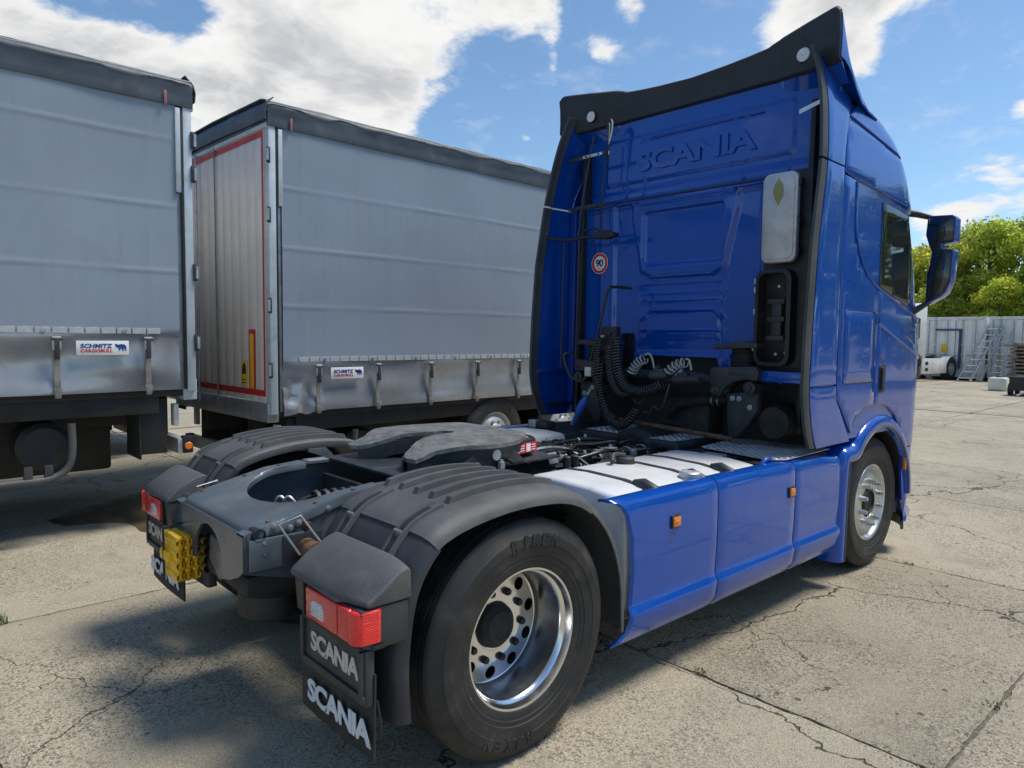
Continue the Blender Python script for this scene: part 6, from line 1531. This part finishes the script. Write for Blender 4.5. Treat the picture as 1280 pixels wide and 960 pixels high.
def ladder(label, b0, t0, width, n, grp='aluminium ladders against the containers'):
    t = thing('ladder', label, 'ladder', (b0[0], b0[1], 0), 0, grp)
    b = Vector((0, 0, 0)); tp = Vector(t0)-Vector(b0); d = Vector((0, -width, 0))
    for o in (Vector((0, 0, 0)), d):
        bm = BM(); tube(bm, [b+o, tp+o*.82], .038, 6); obj('stile', bm, m_alu, t)
    for i in range(n):
        f = (i+.6)/(n+.2); bm = BM(); p = b.lerp(tp, f); q = (b+d).lerp(tp+d*.82, f); tube(bm, [p, q], .024, 6); obj('rung', bm, m_alu, t)
    return t
ladder('tall aluminium ladder leaning sideways, leftmost of the three ladders', (33.0, 6.30, 0), (34.35, 5.55, 2.45), .50, 9)
ladder('aluminium ladder standing close behind the leaning one, middle of the three', (33.5, 5.95, 0), (34.40, 5.32, 2.45), .42, 9)
ladder('shorter upright aluminium ladder, rightmost of the three', (33.6, 5.28, 0), (34.40, 5.10, 2.15), .46, 8)

m_wood = mat('grey_wood', (.20, .165, .13), .8, var=.35, vscale=5, bump=.3, bscale=40)
def plank_stack():
    t = thing('plank_stack', 'tall stack of weathered grey planks at the right edge, behind the black cart', 'plank stack', (31.4, 2.25, 0))
    rnd = random.Random(4)
    for k in range(11):
        z = .12+.145*k
        for j in range(4):
            bm = BM(); y = rnd.uniform(-.08, .08); x = .38*j+rnd.uniform(-.04, .04)
            box(bm, (x, y, z), (x+.3, y+1.9+rnd.uniform(-.15, .15), z+.075), .01); obj('plank', bm, m_wood, t)
        for y in (.25, 1.6):
            bm = BM(); box(bm, (0, y+rnd.uniform(-.05, .05), z+.076), (1.45, y+.1, z+.143), .008); obj('spacer', bm, m_wood, t)
    for y in (.2, 1.55):
        bm = BM(); box(bm, (-.03, y, 0), (1.5, y+.14, .119), .008); obj('bearer', bm, m_wood, t)
plank_stack()
def canister():
    t = thing('plastic_tank', 'cream plastic water tank on the ground at the foot of the ladders', 'tank', (27.6, 3.57, 0))
    bm = BM(); box(bm, (0, -.28, .0), (.50, .28, .48), .08, 4); obj('tank_body', bm, m_wplas, t, 50)
    for z in (.16, .32):
        bm = BM(); box(bm, (-.012, -.24, z-.02), (.4, .24, z+.02), .01); obj('moulded_rib', bm, m_wplas, t)
    bm = BM(); lathe(bm, [(.09, .47), (.09, .53), (.07, .545), (0, .545)], 'z', (.25, 0, 0), 20); obj('screw_cap', bm, m_plasd, t, 35)
canister()
def cart():
    t = thing('black_cart', 'black flat cart with a blue bundle on it at the right edge', 'cart', (25.4, 1.72, 0))
    bm = BM(); box(bm, (0, 0, .18), (1.6, 1.0, .62), .02); b = obj('cart_body', bm, m_black, t)
    bm = BM(); box(bm, (-.03, .15, .35), (.0, .55, .5), .01); obj('lamp_plate', bm, m_wplas, b)
    bm = BM(); tube(bm, smooth_path([(-.25, .72, .03), (-.1, .55, .12), (-.05, .3, .16), (-.05, .0, .18)], 5), .035, 8); obj('drawbar', bm, m_alud, t)
    for x, y in ((.35, -.02), (1.25, -.02), (.35, 1.02), (1.25, 1.02)):
        bm = BM(); lathe(bm, [(0, -.06), (.12, -.06), (.2, -.05), (.2, .05), (.12, .06), (0, .06)], 'y', (x, y, .2), 20); obj('wheel', bm, m_tyre, t)
    bm = BM(); lathe(bm, [(0, .6), (.12, .62), (.15, .67), (.10, .75), (.04, .80), (0, .80)], 'z', (.5, .55, 0), 14)
    for v in bm.verts: v.co += Vector(mnoise.noise_vector(v.co*6))*.05
    tag(obj('blue_bundle', bm, m_bluet, None, 50), 'blue bundle lying on the black cart', 'bundle').location = (25.4, 1.72, 0)
cart()

# ================================================================== trees
def mat_leaf():
    m = bpy.data.materials.new('leaves'); m.use_nodes = True; T = m.node_tree; b = T.nodes['Principled BSDF']
    tc = N(T, 'ShaderNodeTexCoord'); oi = N(T, 'ShaderNodeObjectInfo'); at = N(T, 'ShaderNodeAttribute'); at.attribute_name = 'tint'
    c = MIX(T, at.outputs['Fac'], (.17, .24, .06), (.46, .47, .13))
    c = MIX(T, MR(T, NOISE(T, tc.outputs['Object'], .7, 4, .6).outputs[0], .45, .65, 0, .55), c, (.30, .26, .055))
    c = MIX(T, 1., c, oi.outputs['Color'], 'MULTIPLY')
    T.links.new(c, b.inputs['Base Color']); b.inputs['Roughness'].default_value = .55; b.inputs['Specular IOR Level'].default_value = .3
    tr = N(T, 'ShaderNodeBsdfTranslucent'); T.links.new(MIX(T, 1., c, (1.9, 1.9, 1.5), 'MULTIPLY'), tr.inputs[0]); mx = N(T, 'ShaderNodeMixShader'); mx.inputs[0].default_value = .62
    T.links.new(b.outputs[0], mx.inputs[1]); T.links.new(tr.outputs[0], mx.inputs[2]); T.links.new(mx.outputs[0], T.nodes['Material Output'].inputs[0])
    return m
m_leaf = mat_leaf(); m_bark = mat('bark', (.09, .075, .058), .9, var=.3, vscale=6, bump=.6, bscale=25)
def tree_meshes(seed, H, Rw, n_leaf):
    rnd = random.Random(seed); bm = BM()
    tube(bm, smooth_path([(0, 0, -.1), (.08, .05, H*.2), (-.05, .1, H*.45), (.1, 0, H*.75), (.05, .05, H*.92)], 4), [.20, .19, .18, .175, .165, .155, .15, .14, .13, .12, .11, .10, .085, .07, .055, .04, .02], 8)
    clumps = []
    for i in range(58):
        a = rnd.uniform(0, 2*PI); f = rnd.uniform(.10, 1.0); z = H*f
        env = Rw*(math.sin(PI*min(1, (f*.93+.05)))**.55)*rnd.uniform(.35, 1.0)
        p = Vector((env*math.cos(a), env*math.sin(a), z)); clumps.append((p, rnd.uniform(.55, 1.05)*Rw*.42))
        q = Vector((0, 0, max(.4, z-env*.8)))
        tube(bm, [q, q.lerp(p, .5)+Vector((0, 0, .15)), p], [.06, .035, .012], 5)
    me1 = bpy.data.meshes.new('trunk'); bm.to_mesh(me1); bm.free(); me1.materials.append(m_bark)
    V, Fc, tint = [], [], []
    for i in range(n_leaf):
        c, r = clumps[rnd.randrange(len(clumps))]
        d = Vector((rnd.gauss(0, 1), rnd.gauss(0, 1), rnd.gauss(0, 1))).normalized()*r*(.55+.45*rnd.random())
        d.z *= .75; p = c+d
        nrm = (d.normalized()*.7+Vector((rnd.gauss(0, .6), rnd.gauss(0, .6), rnd.gauss(.3, .5)))).normalized()
        u = nrm.orthogonal().normalized(); u.rotate(Matrix.Rotation(rnd.uniform(0, 2*PI), 3, nrm)); v = nrm.cross(u)
        s = rnd.uniform(.06, .13); k = len(V)
        V += [p-u*s*1.3, p+v*s*.7, p+u*s*1.3+nrm*s*.3, p-v*s*.7]; Fc.append((k, k+1, k+2, k+3)); tint.append(min(1, max(0, rnd.gauss(.45, .28))))
    me2 = bpy.data.meshes.new('crown'); me2.from_pydata(V, [], Fc); me2.materials.append(m_leaf)
    at = me2.attributes.new('tint', 'FLOAT', 'FACE'); at.data.foreach_set('value', tint)
    return me1, me2
TM = [tree_meshes(1, 8.6, 2.7, 13000), tree_meshes(2, 7.6, 2.5, 12000), tree_meshes(3, 9.2, 2.6, 13000)]
def tree(x, y, k, sc_, rz, col, label):
    t = thing('leafy_tree', label, 'tree', (x, y, 0), rz, 'trees behind the containers'); t.scale = (sc_, sc_, sc_)
    link_mesh('trunk', TM[k][0], t); c = link_mesh('crown', TM[k][1], t); c.color = (*col, 1)
    return t
spots = [(47.0, 12.6, 1, .95, 'yellowish leafy tree rising beside the door mirror of the blue truck'), (48.5, 10.4, 0, 1.0, 'leafy tree right of the door mirror, behind the white truck'), (46.5, 8.6, 2, .92, 'bright green tree behind the leaning ladders'),
         (49.5, 7.0, 0, 1.02, 'dark green tree behind the ladders, a little to the right'), (46.0, 5.3, 1, 1.0, 'leafy tree above the plank stack'), (49.0, 3.6, 2, .93, 'darker tree at the right edge above the second container'),
         (44.5, 10.6, 1, .62, 'low bushy tree close behind the container roofs on the left'), (43.8, 7.4, 2, .55, 'low bushy tree close behind the container roofs in the middle'), (44.0, 4.4, 0, .6, 'low bushy tree close behind the container roofs on the right'),
         (54.0, 9.2, 0, 1.05, 'tall green tree at the back, between the mirror and the ladders'), (54.5, 5.6, 1, 1.15, 'tall dark green tree at the back, above the plank stack')]
rnd = random.Random(9)
cols = [(1.25, 1.15, .8), (1, 1, 1), (1.1, 1.15, .9), (.72, .85, .9), (.95, 1.05, .9), (.62, .78, .85), (1.0, 1.05, .9), (1.25, 1.25, .85), (.9, 1.0, .9), (.8, .95, .85), (.65, .85, .85)]
for (x, y, k, s_, lb), cl in zip(spots, cols): tree(x, y, k, s_, rnd.uniform(0, 6), cl, lb)
# the wood that closes the yard on the right: outside the picture, mirrored in the cab paint; one mass
def wood():
    bm = BM()
    for i, (x, y) in enumerate([(33, -6.5), (30.5, -10), (27.5, -13), (24.5, -16), (21.5, -18.5), (18, -21), (38, -3), (14.5, -23)]):
        k = rnd.uniform(1.05, 1.3); mt = Matrix.Translation((x, y, 0)) @ Matrix.Rotation(rnd.uniform(0, 6), 4, 'Z') @ Matrix.Scale(k, 4)
        b2 = BM(); b2.from_mesh(TM[i % 3][1]); bmesh.ops.transform(b2, matrix=mt, verts=b2.verts)
        me = bpy.data.meshes.new('tmp'); b2.to_mesh(me); b2.free(); bm.from_mesh(me); bpy.data.meshes.remove(me)
    me = bpy.data.meshes.new('wood'); bm.to_mesh(me); bm.free(); me.materials.append(m_leaf)
    o = link_mesh('wood', me); o.color = (.8, .85, .8, 1)
    tag(o, 'green wood beyond the right edge, mirrored in the cab paint', 'wood', kind='stuff')
wood()
